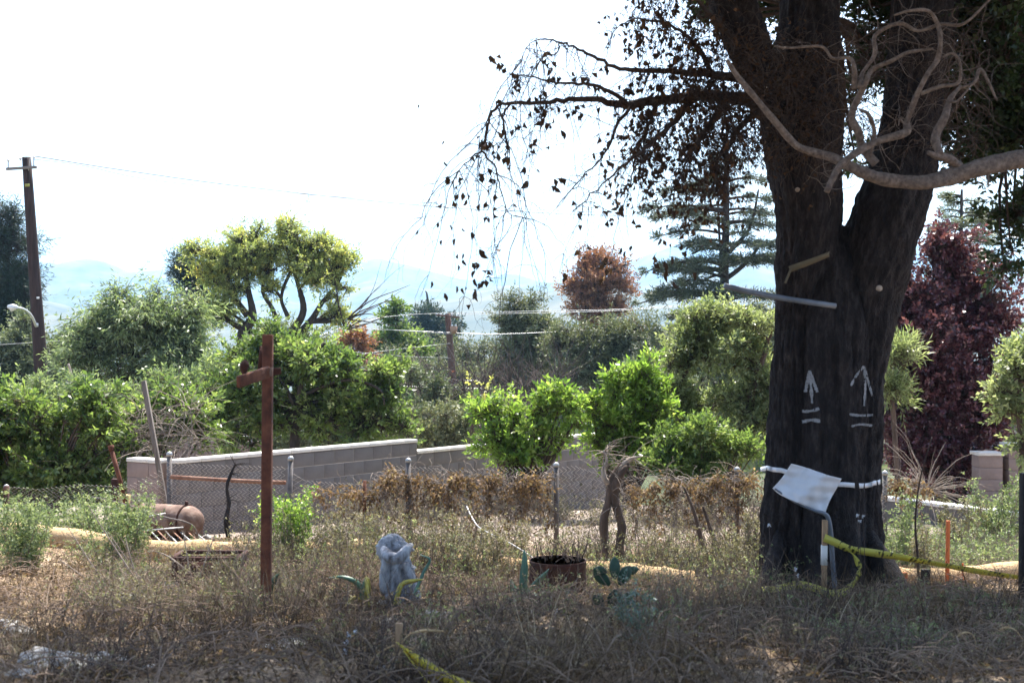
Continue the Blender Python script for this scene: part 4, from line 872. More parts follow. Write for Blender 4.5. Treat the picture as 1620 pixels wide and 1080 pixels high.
m = M(); b = np.array([P(rng.uniform(600, 900), rng.uniform(600, 660), rng.uniform(44, 55)) for _ in range(70)]); droops(m, b, 700, 2.2, .02, lean=(0, 0, 1.0), spread=.7, grav=.1)
o = m.build('leafless_scrub', MAT['twig'], kind='stuff'); tag(o, 'dark brown leafless scrub around the foot of the far utility pole', 'scrub')
tree('yellow_sapling', 'sparse sapling with yellow leaves above the first bright green shrub', 'sapling', 755, 28, [(745, 605, 14, 10), (770, 615, 14, 12), (750, 635, 18, 14)], 'yellow_leaf', 200, .07, .045, r0=.012)
tree('rust_tree', 'upright rust red tree left of the tall cedar', 'tree', 935, 75, [(925, 420, 22, 22), (950, 415, 22, 18), (975, 425, 20, 22), (915, 450, 22, 22), (945, 455, 34, 28), (985, 450, 20, 26), (930, 490, 32, 26), (970, 490, 30, 26), (945, 520, 40, 20), (995, 520, 18, 20)], 'rust_leaf', 34000, .15, .07, bark='bark_dark', trunk=[(935, 560, .25), (934, 500, .2), (930, 440, .08)], r0=.06, up=1.0, dens=1.5)

def cedar(name, label, D, basepx, topy, boty, tpx, prof, mat, n, L, W, r0):
    g = on_ground(basepx, D); t = thing(name, label, 'tree', g)
    rows = [(*(g - (0, 0, .2)), r0 * 1.2)] + [(*P(tpx + rng.uniform(-2, 2), y, D), r0 * (.25 + .75 * (y - topy) / (boty - topy))) for y in np.linspace(boty, topy, 7)]
    m = M(); q = spline(rows, seg=5); tube(m, q[:, :3], np.maximum(q[:, 3], .02), 14, rough=.04); m.build('trunk', MAT['bark_dark'], t, smooth=True)
    bm2 = M(); pos = []; dr = []
    for (y, lw, rw, nb) in prof:
        for k in range(nb):
            a = rng.uniform(0, 2 * np.pi) if k > 1 else (0 if k == 0 else np.pi)
            L_ = (rw if math.cos(a) > 0 else lw) * D / FPX * (abs(math.cos(a)) * .3 + .7) * rng.uniform(.75, 1.05)
            a0 = P(tpx, y + rng.uniform(-15, 15), D); s = np.linspace(0, 1, 8)[:, None]
            dirv = np.array((math.cos(a), math.sin(a), 0.)); side = np.array((-dirv[1], dirv[0], 0))
            p = a0 + dirv * L_ * s + side * np.sin(s * 3 + rng.uniform(0, 6)) * L_ * .06
            p[:, 2] += L_ * (.30 * s[:, 0] - .34 * s[:, 0] ** 2 + rng.uniform(-.10, .16) * s[:, 0])
            tube(bm2, p, np.linspace(.06 * r0 / .3, .012, 8) + .01, 5, cap=False)
            ns = int(n * L_ / 900); ss = rng.uniform(.25, 1.02, ns) ** .8; i = ss * 7; j = np.clip(i.astype(int), 0, 6)
            c = p[j] * (1 - (i - j))[:, None] + p[j + 1] * (i - j)[:, None]
            off = rng.normal(size=ns) * .16 * L_ * np.sin(np.pi * np.clip(ss * .75 + .25, 0, 1)) + rng.normal(size=ns) * .1
            # breaks between the sprays
            keep = np.sin(ss * 17 + rng.uniform(0, 6)) > -.55
            c = c + side * off[:, None] + np.array((0, 0, 1)) * (rng.normal(size=ns) * .07 - np.abs(off) * .25)[:, None]
            pos.append(c[keep]); dr.append(norm(dirv * .8 + side * np.sign(off)[:, None] * .6 + rng.normal(size=(ns, 3)) * .3 + (0, 0, .2))[keep])
    bm2.build('branches', MAT['bark_dark'], t, kind='stuff')
    pos = np.vstack(pos); dr = np.vstack(dr); m = M(); sprigs(m, pos, dr, 5, L * 1.2, L, W, 0); m.build('foliage', mat, t, kind='stuff')
cedar('deodar_cedar', 'tall tiered cedar with open flat branches left of the forked trunk', 50, 1148, 215, 620, 1148,
      [(262, 22, 30, 6), (290, 60, 60, 6), (320, 95, 75, 6), (345, 125, 85, 7), (375, 110, 95, 7), (405, 130, 90, 7), (430, 120, 90, 8), (460, 135, 95, 8), (490, 150, 100, 9), (520, 140, 110, 9), (555, 150, 110, 9)], MAT['cedar'], 60000, .2, .042, .26)
t = bpy.data.objects['deodar_cedar']; m = M()
for rows in ([(1146, 470, 3.5), (1140, 400, 2.2), (1136, 330, 1.6), (1138, 270, 1)], [(1152, 400, 4), (1176, 375, 3), (1190, 350, 2.4), (1200, 300, 1.4)], [(1150, 440, 4), (1170, 425, 3.5), (1190, 405, 3), (1205, 380, 2)], [(1145, 395, 2.5), (1115, 393, 2), (1095, 402, 1.5)], [(1145, 420, 3), (1115, 412, 2.4), (1085, 410, 1.5)], [(1145, 432, 2), (1120, 440, 2), (1100, 452, 1.4)]):
    m = M(); tube(m, [P(a, b, 50) for a, b, _ in rows], [r_ * .025 for _, _, r_ in rows], 8, seg=4); m.build('limb', MAT['bark_dark'], t)
cedar('cedar', 'dark green cedar seen under the hanging leaves beside the purple plum', 55, 1520, 300, 600, 1520, [(325, 30, 34, 8), (350, 45, 45, 9), (375, 50, 50, 9), (400, 50, 55, 9), (430, 55, 60, 9), (470, 60, 60, 9)], MAT['juniper'], 60000, .2, .04, .2)

tree('dark_evergreen', 'dark undergrowth behind the slim trunked pale green trees', 'bush', 1120, 34, [(1060, 620, 60, 50), (1130, 600, 60, 50), (1200, 620, 60, 60), (1090, 680, 70, 40), (1180, 690, 60, 40), (1010, 640, 50, 40)], 'dark_shrub', 26000, .10, .045, r0=.03)
tree('juniper', 'grey green conifer filling the gap between the cedar foot and the forked trunk', 'tree', 1150, 46, [(1090, 540, 50, 34), (1160, 530, 50, 30), (1220, 540, 50, 40), (1120, 590, 60, 30), (1200, 590, 50, 30)], 'juniper', 26000, .17, .045, bark='bark_dark', trunk=[(1150, 640, .16), (1150, 560, .1)], r0=.05)
tree('dark_evergreen', 'dark undergrowth behind the crooked citrus trunk', 'bush', 480, 31, [(400, 650, 60, 40), (470, 660, 70, 40), (550, 650, 70, 40), (340, 650, 50, 40), (610, 690, 50, 24), (650, 690, 40, 20)], 'dark_shrub', 26000, .10, .045, r0=.03)
tree('dark_evergreen', 'green brush between the willowy tree and the citrus hedge', 'bush', 150, 28, [(60, 640, 50, 34), (120, 630, 60, 34), (200, 635, 60, 34), (280, 620, 60, 34), (340, 600, 50, 34)], 'pepper', 26000, .10, .03, r0=.03)
tree('dark_evergreen', 'low green shrubs at the scrub edge above the wall step', 'shrub', 700, 30, [(670, 690, 34, 20), (720, 690, 30, 16), (690, 660, 30, 18), (740, 670, 26, 16), (640, 665, 30, 16)], 'juniper', 12000, .08, .035, r0=.02)
tree('juniper', 'dull olive trees in the middle below the overhead cables', 'tree', 760, 66, [(720, 600, 50, 24), (790, 600, 50, 26), (860, 610, 50, 24), (680, 620, 40, 22), (900, 600, 40, 26), (640, 575, 30, 24)], 'juniper', 30000, .19, .06, bark='bark_dark', trunk=[(760, 650, .16), (760, 610, .1)], r0=.05)
tree('dark_evergreen', 'very dark undergrowth below the purple plum tree', 'bush', 1510, 25, [(1430, 700, 50, 50), (1490, 720, 60, 50), (1560, 700, 50, 50), (1620, 720, 50, 50), (1440, 640, 40, 40), (1600, 640, 40, 40)], 'plum', 24000, .08, .045, bark='bark_dark', r0=.03)
# wooded slope beyond: reads as one mass
m = M(); N = 900; xs_ = []
for k in range(N):
    D = rng.uniform(110, 620); px = rng.uniform(-150, 1800); x = (px - 810) / FPX * D; z = float(G(x, D)); rr = rng.uniform(2.5, 6.5); ht = rng.uniform(4, 11)
    ns = 60; d = norm(rng.normal(size=(ns, 3))); pos = np.array((x, D, z + ht * .6)) + d * np.array((rr, rr, ht * .5)) * rng.uniform(.6, 1, (ns, 1))
    leaves(m, pos, norm(d + rng.normal(size=(ns, 3)) * .6), rr * .5, rr * .38, np.clip(rng.uniform(0, 1) * .6 + rng.uniform(0, .4, ns), 0, 1))
o = m.build('distant_woods', MAT['dark_shrub'], kind='stuff'); tag(o, 'hazy wooded slope falling away to the valley behind the garden', 'woods')

# ------------------------------------------------------------------ utility poles, lamp and wires
g = on_ground(66, 45); t = thing('utility_pole', 'tall dark utility pole with a small crossarm at the left edge', 'utility pole', g)
m = M(); tube(m, [g - (0, 0, .3), P(66, 620, 45), P(54, 430, 45), P(42, 249, 45)], [.26, .24, .2, .155], 18, seg=4); m.build('shaft', MAT['pole'], t, smooth=True)
m = M(); bar(m, P(10, 267.5, 44.8), P(58, 264.5, 44.8), .09, .1); m.build('crossarm', MAT['wood_grey'], t, bevel=.008)
for px, y0, y1 in ((13, 267, 252), (53.5, 264, 247), (32, 254, 249)):
    m = M(); tube(m, [P(px, y0, 44.8), P(px, y1 + 3, 44.8)], .02, 8); p_ = m.build('pin', MAT['wood_grey'], t)
    m = M(); q = spline([(*P(px, y1 + 3.5, 44.8), .03), (*P(px, y1 + 1.5, 44.8), .06), (*P(px, y1, 44.8), .03)], seg=3); tube(m, q[:, :3], q[:, 3], 10); m.build('insulator', MAT['ceramic'], p_)
m = M(); tube(m, [P(38, 249, 44.79), P(48, 249, 44.79), P(45, 270, 44.79)], .015, 6); m.build('bracket', MAT['galv'], t)
m = M(); box(m, P(43, 293, 44.79), (.16, .02, .10)); m.build('marker_tag', MAT['yellow_leaf'], t)
m = M(); box(m, P(60, 471, 44.76), (.09, .02, .07)); m.build('marker_tag', MAT['ceramic'], t)
g = on_ground(720, 58); t2 = thing('utility_pole', 'far leaning utility pole with a tan transformer in the middle of the view', 'utility pole', g)
m = M(); tube(m, [g - (0, 0, .3), P(718, 640, 58), P(713, 560, 58), P(708, 496, 58)], [.2, .18, .16, .13], 14, seg=4); m.build('shaft', MAT['pole_far'], t2, smooth=True)
m = M(); bar(m, P(690, 498, 57.7), P(727, 502, 57.7), .08, .09); m.build('crossarm', MAT['pole_far'], t2)
for px in (691, 697, 715, 725):
    m = M(); tube(m, [P(px, 501, 57.7), P(px, 495, 57.7)], [.05, .035], 8); m.build('insulator', MAT['ceramic'], t2)
m = M(); q = [(*P(718, 528, 57.6), .15), (*P(718, 517, 57.6), .16), (*P(718, 516, 57.6), .1)]; q = np.array(q); tube(m, q[:, :3], q[:, 3], 14); tr = m.build('transformer', MAT['tan_paint'], t2, smooth=False)
for px in (715, 721): m = M(); tube(m, [P(px, 516, 57.5), P(px, 513, 57.5)], [.05, .04], 8); m.build('bushing', MAT['ceramic'], tr)
m = M(); box(m, P(716, 588, 57.7), (.14, .03, .12)); m.build('marker_tag', MAT['orange'], t2)
m = M(); tube(m, [P(733, 590, 57.6), P(720, 610, 57.6), P(722, 625, 57.6), P(735, 620, 57.6)], .05, 6, seg=3); m.build('guy_loop', MAT['black_stem'], t2)
def wires(label, rows, r_=.016, mat='cable'):
    m = M(); k = any('109' in str(a[2]) for w_ in rows for a in w_)
    for w_ in rows:
        tube(m, [P(a[0], a[1], 57.5 + (a[2] - 109) * .2 if k else a[2]) for a in w_], r_ * (.55 if k else 1), 5, seg=5, cap=False)
    tag(m.build('power_line', MAT[mat]), label, 'wire', 'overhead wires')
wires('thin high wire running right from the left utility pole', [[(54, 247, 44.8), (200, 270, 50), (400, 297, 58), (690, 327, 68), (960, 341, 80), (1230, 347, 92), (1500, 352, 105), (1800, 350, 120)]], .019, 'post')
wires('second thin wire sagging right from the left utility pole', [[(53, 252, 44.8), (130, 262, 47), (300, 292, 55), (690, 322, 70), (1000, 338, 80), (1800, 366, 120)]], .012, 'post')
wires('wire from the left utility pole crossarm out past the left edge', [[(13, 252, 44.8), (-60, 248, 40)]], .012)
wires('bright wire from the far pole leftwards across the mimosa tree', [[(715, 528, 109), (560, 518, 90), (430, 510, 75), (340, 513, 65), (200, 530, 55), (0, 545, 46), (-120, 548, 42)]], .018)
wires('upper bright wire pair right of the far pole', [[(697, 495, 109.5), (850, 492, 100), (1000, 488, 92), (1230, 470, 80)]], .02)
wires('lower bright wire right of the far pole', [[(715, 497, 109.5), (850, 495, 100), (1000, 490, 92), (1230, 474, 80)]], .02)
wires('wire from the far pole fanning left above the poplar', [[(697, 495, 109.5), (620, 500, 100), (560, 512, 92), (480, 540, 80)]], .016)
wires('wire crossing level through the far pole below its transformer', [[(-100, 500, 150), (560, 520, 112), (715, 526, 109), (800, 528, 112), (1000, 520, 120), (1600, 500, 160)]], .02)
wires('cable rising to the far pole from the left woods', [[(712, 543, 109.5), (650, 550, 100), (600, 556, 92), (480, 575, 75)]], .02)
wires('cable level with the poplar middle running to the far pole', [[(713, 566, 109.5), (650, 564, 95), (600, 560, 85), (450, 548, 70)]], .02)
wires('dark sagging cables low across the middle scrub', [[(560, 594, 60), (640, 600, 62), (800, 602, 64), (1000, 600, 66), (1230, 590, 68)], [(560, 606, 60), (700, 613, 62), (900, 615, 64), (1230, 606, 68)]], .016)
wires('pale wires crossing behind the purple plum tree', [[(1450, 350, 60), (1520, 360, 58), (1590, 368, 55)], [(1450, 354, 60), (1520, 365, 58), (1640, 380, 55)], [(1450, 362, 60), (1520, 371, 58), (1640, 390, 55)]], .03)
# street lamp
g = on_ground(-25, 42); t = thing('street_lamp', 'pale curved street lamp arm fixed to the left side of the tall utility pole', 'street lamp', P(57, 516, 44.7))
m = M(); tube(m, [P(57, 516, 44.6), P(54, 508, 44.2), P(48, 497, 43.6), P(38, 489, 42.8), P(26, 486, 42)], [.045, .045, .04, .035, .035], 10, seg=4); m.build('arm', MAT['lamp_metal'], t, smooth=True)
m = M(); tube(m, [P(56, 514, 44.75), P(60, 514, 44.75)], [.07, .07], 10); m.build('mount', MAT['lamp_metal'], t)
m = M(); q = spline([(*P(28, 486, 42), .05), (*P(20, 486, 42), .11), (*P(12, 485, 42), .05)], seg=4); tube(m, q[:, :3], q[:, 3], 12); hd = m.build('lamp_head', MAT['lamp_metal'], t, smooth=True)
m = M(); q = spline([(*P(24, 487.5, 42), .03), (*P(19, 488.5, 42), .09), (*P(15, 487.5, 42), .03)], seg=3); tube(m, q[:, :3], q[:, 3], 10); m.build('lens', MAT['glass'], hd)

# undergrowth: tangled dull weeds nobody could count
def undergrowth(label, n, pxr, yr, hr, mat, stem, per=34, L=.026, W=.014, seed_keep=None):
    ms = M(); ml = M(); nc = max(3, n // 9); ci = rng.integers(0, nc, n); px = rng.uniform(*pxr, nc)[ci]; y = rng.uniform(*yr, nc)[ci] + rng.normal(size=n) * .12; x = (px - 810) / FPX * y + rng.normal(size=n) * .13; z = G(x, y)
    hh = rng.uniform(*hr, nc)[ci] * rng.uniform(.6, 1.25, n); K = 6
    b = np.stack([x, y, z - .02], 1); S_ = 5
    b = np.repeat(b, S_, 0) + rng.normal(size=(n * S_, 3)) * (.04, .04, 0); h2 = np.repeat(hh, S_) * rng.uniform(.5, 1.1, n * S_)
    d = norm(rng.normal(size=(n * S_, 3)) * .35 + (0, 0, 1)); pts = [b]
    for k in range(K - 1):
        d = norm(d + rng.normal(size=d.shape) * .22); pts.append(pts[-1] + d * (h2 / (K - 1))[:, None])
    p = np.stack(pts, 1); tubes(ms, p, np.linspace(1, .4, K)[None] * rng.uniform(.0015, .0035, (n * S_, 1)))
    q = n * per // 4; i = rng.integers(0, n * S_, q); j = rng.integers(1, K, q); pos = p[i, j] + rng.normal(size=(q, 3)) * .015
    rb = rng.uniform(0, 1, n)[i // S_]
    sprigs(ml, pos, norm(rng.normal(size=(q, 3)) + (0, 0, .6)), 4, L * 1.5, L, W, .1, rs=rb)
    tag(ms.build('weed_stalks', MAT[stem], kind='stuff'), label + ', their bare stalks', 'weeds'); tag(ml.build('undergrowth', MAT[mat], kind='stuff'), label, 'weeds')
# ------------------------------------------------------------------ yard things
# leaning stakes at the left
m = M(); bar(m, P(262, 800, 15.6), P(227, 602, 15.6), .055, .06); o = m.build('leaning_stake', MAT['wood_grey'], bevel=.004); tag(o, 'long grey wooden stake leaning left before the citrus bushes', 'stake')
m = M(); tube(m, [P(203, 812, 14.2), P(190, 760, 14.2), P(176, 710, 14.2)], .026, 10); tube(m, [P(176.5, 712, 14.2), P(175, 704, 14.2)], .034, 10); tag(m.build('leaning_pipe', MAT['rust']), 'rusty capped pipe leaning left over the tank', 'pipe')
m = M(); bar(m, on_ground(183, 14.9), P(184, 757, 14.9), .10, .08); tag(m.build('timber_post', MAT['rust_dark'], bevel=.006), 'short dark timber post left of the rusty tank', 'post')
m = M(); bar(m, on_ground(195, 14.75), P(197, 782, 14.75), .12, .1); tag(m.build('pale_post', MAT['straw_sock'], bevel=.01), 'short sunlit yellowish post at the left end of the tank', 'post')
m = M(); bar(m, on_ground(10, 14.6), P(10, 768, 14.6), .05); tag(m.build('short_post', MAT['rust_dark']), 'short dark post at the left edge under the citrus bush', 'post')
# tank
A_ = P(207, 818, 14.4); B_ = P(318, 826, 14.0); ax = norm(B_ - A_); tc_ = (A_ + B_) / 2
t = thing('rusty_tank', 'fallen rusty cylindrical water tank lying before the wire fence', 'tank', (tc_[0], tc_[1], float(G(tc_[0], tc_[1]))))
rows = []; R_ = .175
for s, r_ in ((-.0, .02), (.015, .10), (.05, .145), (.11, .17), (.16, R_), (.3, R_), (.5, R_), (.7, R_), (.82, R_), (.87, .165), (.93, .135), (.975, .09), (.99, .02)):
    rows.append((*(A_ + (B_ - A_) * s), r_))
q = spline(rows, seg=3); m = M(); tube(m, q[:, :3], np.maximum(q[:, 3], .005), 40, rough=.008); m.build('shell', MAT['rust_pale'], t, smooth=True)
for s in (.17, .80):
    m = M(); c = A_ + (B_ - A_) * s; th = np.linspace(0, 2 * np.pi, 33); sd = norm(np.cross(ax, (0, 0, 1.))); up_ = np.cross(sd, ax)
    pp = [c + (R_ + .008) * (math.cos(a) * sd + math.sin(a) * up_) for a in th]; tube(m, pp, .011, 6, cap=False); m.build('strap', MAT['rust_dark'], t)
m = M(); tube(m, [A_ + (B_ - A_) * .8 + (0, 0, R_ - .01), A_ + (B_ - A_) * .8 + (0, -.01, R_ + .05)], .02, 8); m.build('valve', MAT['rust_dark'], t)
m = M(); box(m, P(262, 848, 14.4), (.75, .45, .16)); m.build('cradle', MAT['rust_dark'], t, bevel=.01)
m = M(); tube(m, [P(146, 786, 13.8), P(185, 794, 13.8), P(215, 803, 13.8), P(262, 818, 13.75), P(290, 824, 13.7), P(306, 832, 13.7), P(313, 846, 13.75)], .009, 8, seg=4); tag(m.build('bent_rod', MAT['wood_grey']), 'long bent metal rod leaning across the rusty tank', 'rod')
for (a, b, lab) in (((215, 820, 13.8), (262, 812, 13.8), 'thin pale stick crossing just under the bent rod'), ((215, 818, 13.85), (232, 805, 13.85), 'shortest pale stick before the tank mouth')):
    m = M(); tube(m, [P(*a), P(*b)], .010, 6); tag(m.build('stick', MAT['galv']), lab, 'stick')
t = thing('wire_crate', 'rusty slatted metal grate lying under the tank on the pale log', 'grate', P(262, 856, 13.5))
for k in range(9): m = M(); bar(m, P(214 + k * 12, 838 + k * .6, 13.9), P(232 + k * 12, 858, 13.3), .012); m.build('slat', MAT['rust_rail'] if k % 2 else MAT['galv'], t)
m = M(); tube(m, [P(208, 841, 13.85), P(290, 834, 13.85)], .010, 6); m.build('rail', MAT['galv'], t)
m = M(); tube(m, [P(222, 859, 13.3), P(330, 857, 13.3)], .010, 6); m.build('rail', MAT['galv'], t)
# black vine stem on the fence
m = M(); tube(m, [P(361, 850, 14.6), P(358, 822, 14.6), P(362, 795, 14.6), P(359, 770, 14.6), P(366, 748, 14.6), P(373, 733, 14.6)], [.03, .028, .022, .02, .016, .010], 8, seg=5, rough=.2)
droops(m, np.array([P(361, 830, 14.6), P(360, 790, 14.6), P(372, 735, 14.6), P(366, 748, 14.6)]), 34, .18, .006, lean=(.3, 0, .2), spread=1, grav=.1, K=5)
tag(m.build('black_vine_stem', MAT['black_stem']), 'twisted black dead vine stem standing before the wire fence', 'vine stem')

# straw wattles
def wattle(label, rows, r_=.12):
    m = M(); pts = []
    for (px, D, *e) in rows:
        g = on_ground(px, D); g[2] += r_ * .8 + (e[0] if e else 0); pts.append(g)
    q = spline(pts, seg=7); tube(m, q, r_ * (1 + .06 * np.sin(np.arange(len(q)) * 1.3)), 20, rough=.03)
    o = m.build('straw_wattle', MAT['straw_sock'], smooth=True); tag(o, label, 'straw wattle', 'straw wattles on the ground')
wattle('long pale straw wattle lying below the rusty tank at the left', [(-60, 12.9), (60, 12.8), (170, 12.7), (260, 12.6), (335, 12.6)], .115)
wattle('straw wattle piece behind the rusty post, right of the tank', [(330, 13.1), (400, 13.0), (470, 13.1), (520, 13.3)], .09)
wattle('straw wattle curving down in sunlight right of the rusty drum', [(560, 13.6), (700, 13.4), (850, 12.9), (960, 12.3), (1030, 11.9), (1095, 11.75)], .12)
wattle('straw wattle in the patchy sun at the right behind the tape', [(1395, 12.4), (1480, 12.5), (1560, 12.7), (1680, 13.0)], .10)
wattle('short straw wattle under the citrus bush at the left edge', [(45, 15.6), (80, 15.5), (115, 15.6)], .10)

# hoses
m = M(); tube(m, [P(738, 800, 14.0), P(745, 815, 13.8), P(756, 832, 13.6), P(772, 842, 13.4), P(800, 855, 13.2), P(835, 876, 12.9), P(855, 892, 12.7)], .007, 8, seg=6); tag(m.build('garden_hose', MAT['galv'], smooth=True), 'pale garden hose arching through the weeds left of the rusty drum', 'hose')
m = M(); tube(m, [on_ground(1005, 12.9) + (0, 0, .03), on_ground(1080, 12.7) + (0, 0, .035), on_ground(1150, 12.6) + (0, 0, .03), on_ground(1220, 12.4) + (0, 0, .03)], .016, 8, seg=6); tag(m.build('garden_hose', MAT['galv'], smooth=True), 'pale hose lying on the dirt left of the forked trunk', 'hose')

# rusty drum planter
c = ground_at(884, 958); D = c[1]; top = P(884, 893, D)[2]; rr = 46 / FPX * D
t = thing('rusty_drum', 'dark rusty cut down drum with dry sticks standing before the twisted trunk', 'drum', c)
m = M(); zs = [c[2] - .05, c[2] + .02, c[2] + .16, c[2] + .18, c[2] + .2, top - .02, top, top, top - .03, top - .10]; rs = [rr, rr, rr, rr * 1.02, rr, rr, rr * 1.02, rr * .97, rr * .96, rr * .96]
tube(m, [(c[0], c[1] + rr, z) for z in zs], rs, 40, cap=False); m.build('body', MAT['rust_dark'], t)
m = M(); tube(m, [(c[0], c[1] + rr, top - .12), (c[0], c[1] + rr, top - .07)], [rr * .95, rr * .95], 30); m.build('soil', MAT['soil_dark'], t)
m = M(); b = np.array([(c[0] + rng.uniform(-.2, .2), c[1] + rr + rng.uniform(-.15, .15), top - .08) for _ in range(16)]); droops(m, b, 40, .3, .008, lean=(0, 0, 1), spread=.4, grav=0); m.build('dry_sticks', MAT['twig'], t, kind='stuff')
# rusty metal box left
D = 10.5; c = on_ground(332, D)
t = thing('rusty_bin', 'dark rusty metal bin half hidden in weeds left of the rusty post', 'bin', c); zt = P(335, 878, D)[2]
m = M(); w_ = .27
for (dx, dy, sx, sy) in ((0, -.16, w_ * 2, .012), (0, .16, w_ * 2, .012), (-w_, 0, .012, .31), (w_, 0, .012, .31)): box(m, (c[0] + dx, D + dy, (c[2] + zt) / 2 - .03), (sx, sy, zt - c[2]))
m.build('body', MAT['rust_dark'], t)
m = M(); pts = [(c[0] - w_, D - .17, zt), (c[0] + w_, D - .17, zt), (c[0] + w_, D + .17, zt), (c[0] - w_, D + .17, zt)]
for a, b in zip(pts, pts[1:] + pts[:1]): bar(m, a, b, .03)
m.build('rim', MAT['rust_dark'], t)

# weathered stump
c = ground_at(632, 958); D = c[1]; k = D / FPX
t = thing('weathered_stump', 'pale grey weathered stump with a knobbly head standing in the weeds', 'stump', c)
m = M(); rows = [(634, 965, 24), (634, 940, 25), (631, 915, 23), (629, 895, 22), (627, 880, 20), (626, 868, 24), (628, 858, 22), (631, 851, 13), (633, 848, 4)]
q = spline([(*P(a, b, D), r_ * k) for a, b, r_ in rows], seg=6)
def stf(pts, th, rr):
    z = pts[:, 2][:, None] * 9; return rr * (1 + .14 * np.sin(th * 3 + z * .6) + .10 * np.sin(th * 5 - z) + .08 * np.sin(z * 2.2 + th * 2)) * (1 + .10 * np.abs(np.sin(th * 11 + z * 1.7)) * np.sin(z * 3.3 + th * 4)) + rng.normal(size=rr.shape) * .006
tube(m, q[:, :3], q[:, 3], 40, fn=stf); m.build('body', MAT['stump'], t, smooth=True)
m = M(); tube(m, [P(606, 868, D - .1), P(615, 880, D - .22), P(630, 882, D - .26), P(643, 870, D - .24), P(650, 862, D - .15)], [.03, .045, .04, .035, .02], 16, seg=5, rough=.1); m.build('burl', MAT['stump'], t, smooth=True)
m = M(); tube(m, [P(611, 935, D - .05), P(609, 905, D - .12), P(612, 880, D - .15)], [.05, .04, .03], 12, seg=4, rough=.1); m.build('side_root', MAT['stump'], t, smooth=True)
m = M(); tube(m, [P(652, 955, D - .05), P(650, 920, D - .12), P(642, 890, D - .15)], [.045, .04, .02], 12, seg=4, rough=.1); m.build('side_root', MAT['stump'], t, smooth=True)

# twisted twin trunk
c = on_ground(972, 13.0); t = thing('twisted_trunk', 'two twisted bare trunks joined at the top, in front of the fence', 'dead tree', c); D = 13.0
m = M(); tube(m, [on_ground(962, D) - (0, 0, .1), P(960, 900, D), P(957, 860, D), P(955, 825, D), P(962, 795, D), P(965, 770, D), P(972, 750, D), P(985, 732, D)], [.06, .05, .04, .046, .036, .034, .034, .02], 16, seg=5, rough=.09); m.build('stem', MAT['bark_brown'], t, smooth=True)
m = M(); tube(m, [on_ground(985, D) - (0, 0, .1), P(984, 900, D), P(980, 865, D), P(984, 835, D), P(978, 810, D), P(972, 785, D), P(976, 760, D - .04), P(988, 742, D - .04), P(993, 732, D)], [.055, .048, .046, .046, .042, .048, .042, .034, .015], 16, seg=5, rough=.09); m.build('stem', MAT['bark_brown'], t, smooth=True)
m = M(); tube(m, [P(966, 765, D), P(957, 758, D), P(955, 745, D), P(960, 728, D), P(955, 712, D)], [.03, .03, .026, .016, .008], 10, seg=4, rough=.08); tube(m, [P(975, 750, D), P(985, 735, D), P(1000, 725, D), (*P(1015, 722, D),)], [.03, .03, .02, .008], 10, seg=4, rough=.08); m.build('branch', MAT['bark_pale'], t, smooth=True)
m = M(); droops(m, np.array([P(970, 755, D), P(985, 735, D), P(958, 740, D), P(1000, 725, D), P(956, 715, D), P(965, 780, D), P(978, 800, D)]), 90, .55, .005, lean=(.1, 0, .45), spread=1.3, grav=.5); m.build('twigs', MAT['twig_grey'], t, kind='stuff')
# thin dead stems beyond the fence, right
for k, (rows, lab) in enumerate(((((1118, 890), (1108, 850), (1098, 810), (1082, 770)), 'brown dead stem leaning left behind the fence, nearest the twisted trunk'), (((1140, 880), (1125, 840), (1112, 800)), 'thin dead stem leaning left behind the fence, nearer the capped post'))):
    m = M(); tube(m, [P(a, b, 14.4) for a, b in rows], np.linspace(.035, .012, len(rows)), 8, seg=5, rough=.1); tag(m.build('dead_sapling', MAT['bark_brown']), lab, 'dead stem')

# cacti and agaves
def pad(m, base, d, L, W, th=.02):
    d = norm(np.array(d, float)); s = norm(np.cross(d, (0, 1., 0.2))); n_ = np.cross(s, d); V = []; A2, B2 = 10, 14
    for i in range(A2 + 1):
        t_ = i / A2; w_ = W / 2 * (math.sin(math.pi * min(1, .06 + t_ * .94)) ** .7) * (.75 + .35 * t_)
        for j in range(B2):
            a = 2 * math.pi * j / B2; V.append(base + d * L * t_ + s * w_ * math.cos(a) + n_ * (th * (.3 + .7 * math.sin(math.pi * t_))) * math.sin(a))
    f = [(i * B2 + j, i * B2 + (j + 1) % B2, (i + 1) * B2 + (j + 1) % B2, (i + 1) * B2 + j) for i in range(A2) for j in range(B2)]
    m.add(V, f)
c = ground_at(975, 968); D = c[1]; t = thing('prickly_pear', 'dark green prickly pear pads at the foot of the twisted trunk', 'cactus', c)
for (px, py, dx, dz, L_, W_) in ((972, 965, 0, 1, .24, .15), (965, 925, -.8, .7, .22, .12), (980, 925, .5, .9, .22, .13), (960, 905, -.9, .3, .16, .10), (990, 905, 1, .2, .15, .09), (976, 950, 1, .35, .22, .10), (972, 915, .05, 1, .22, .11), (955, 960, -.5, .6, .16, .11)):
    m = M(); pad(m, P(px, py, D + rng.uniform(-.05, .05)), (dx, rng.uniform(-.5, .5), dz), L_ * .72, W_ * .8); m.build('pad', MAT['cactus'], t, smooth=True)
def blade(m, pts, w0, th=.012):
    q = spline(pts, seg=5); n = len(q); t_ = norm(np.gradient(q, axis=0)); s = norm(np.cross(t_, (0, 1., .1))); u_ = np.cross(s, t_)
    w0 = w0 * .75; w_ = w0 * np.sin(np.pi * np.clip(np.linspace(.25, 1, n), 0, 1)) ** .8 + .002
    V = np.stack([q + s * w_[:, None] / 2, q + u_ * th, q - s * w_[:, None] / 2, q - u_ * th], 1).reshape(-1, 3)
    f = [(i * 4 + j, i * 4 + (j + 1) % 4, i * 4 + 4 + (j + 1) % 4, i * 4 + 4 + j) for i in range(n - 1) for j in range(4)]
    m.add(V, f)
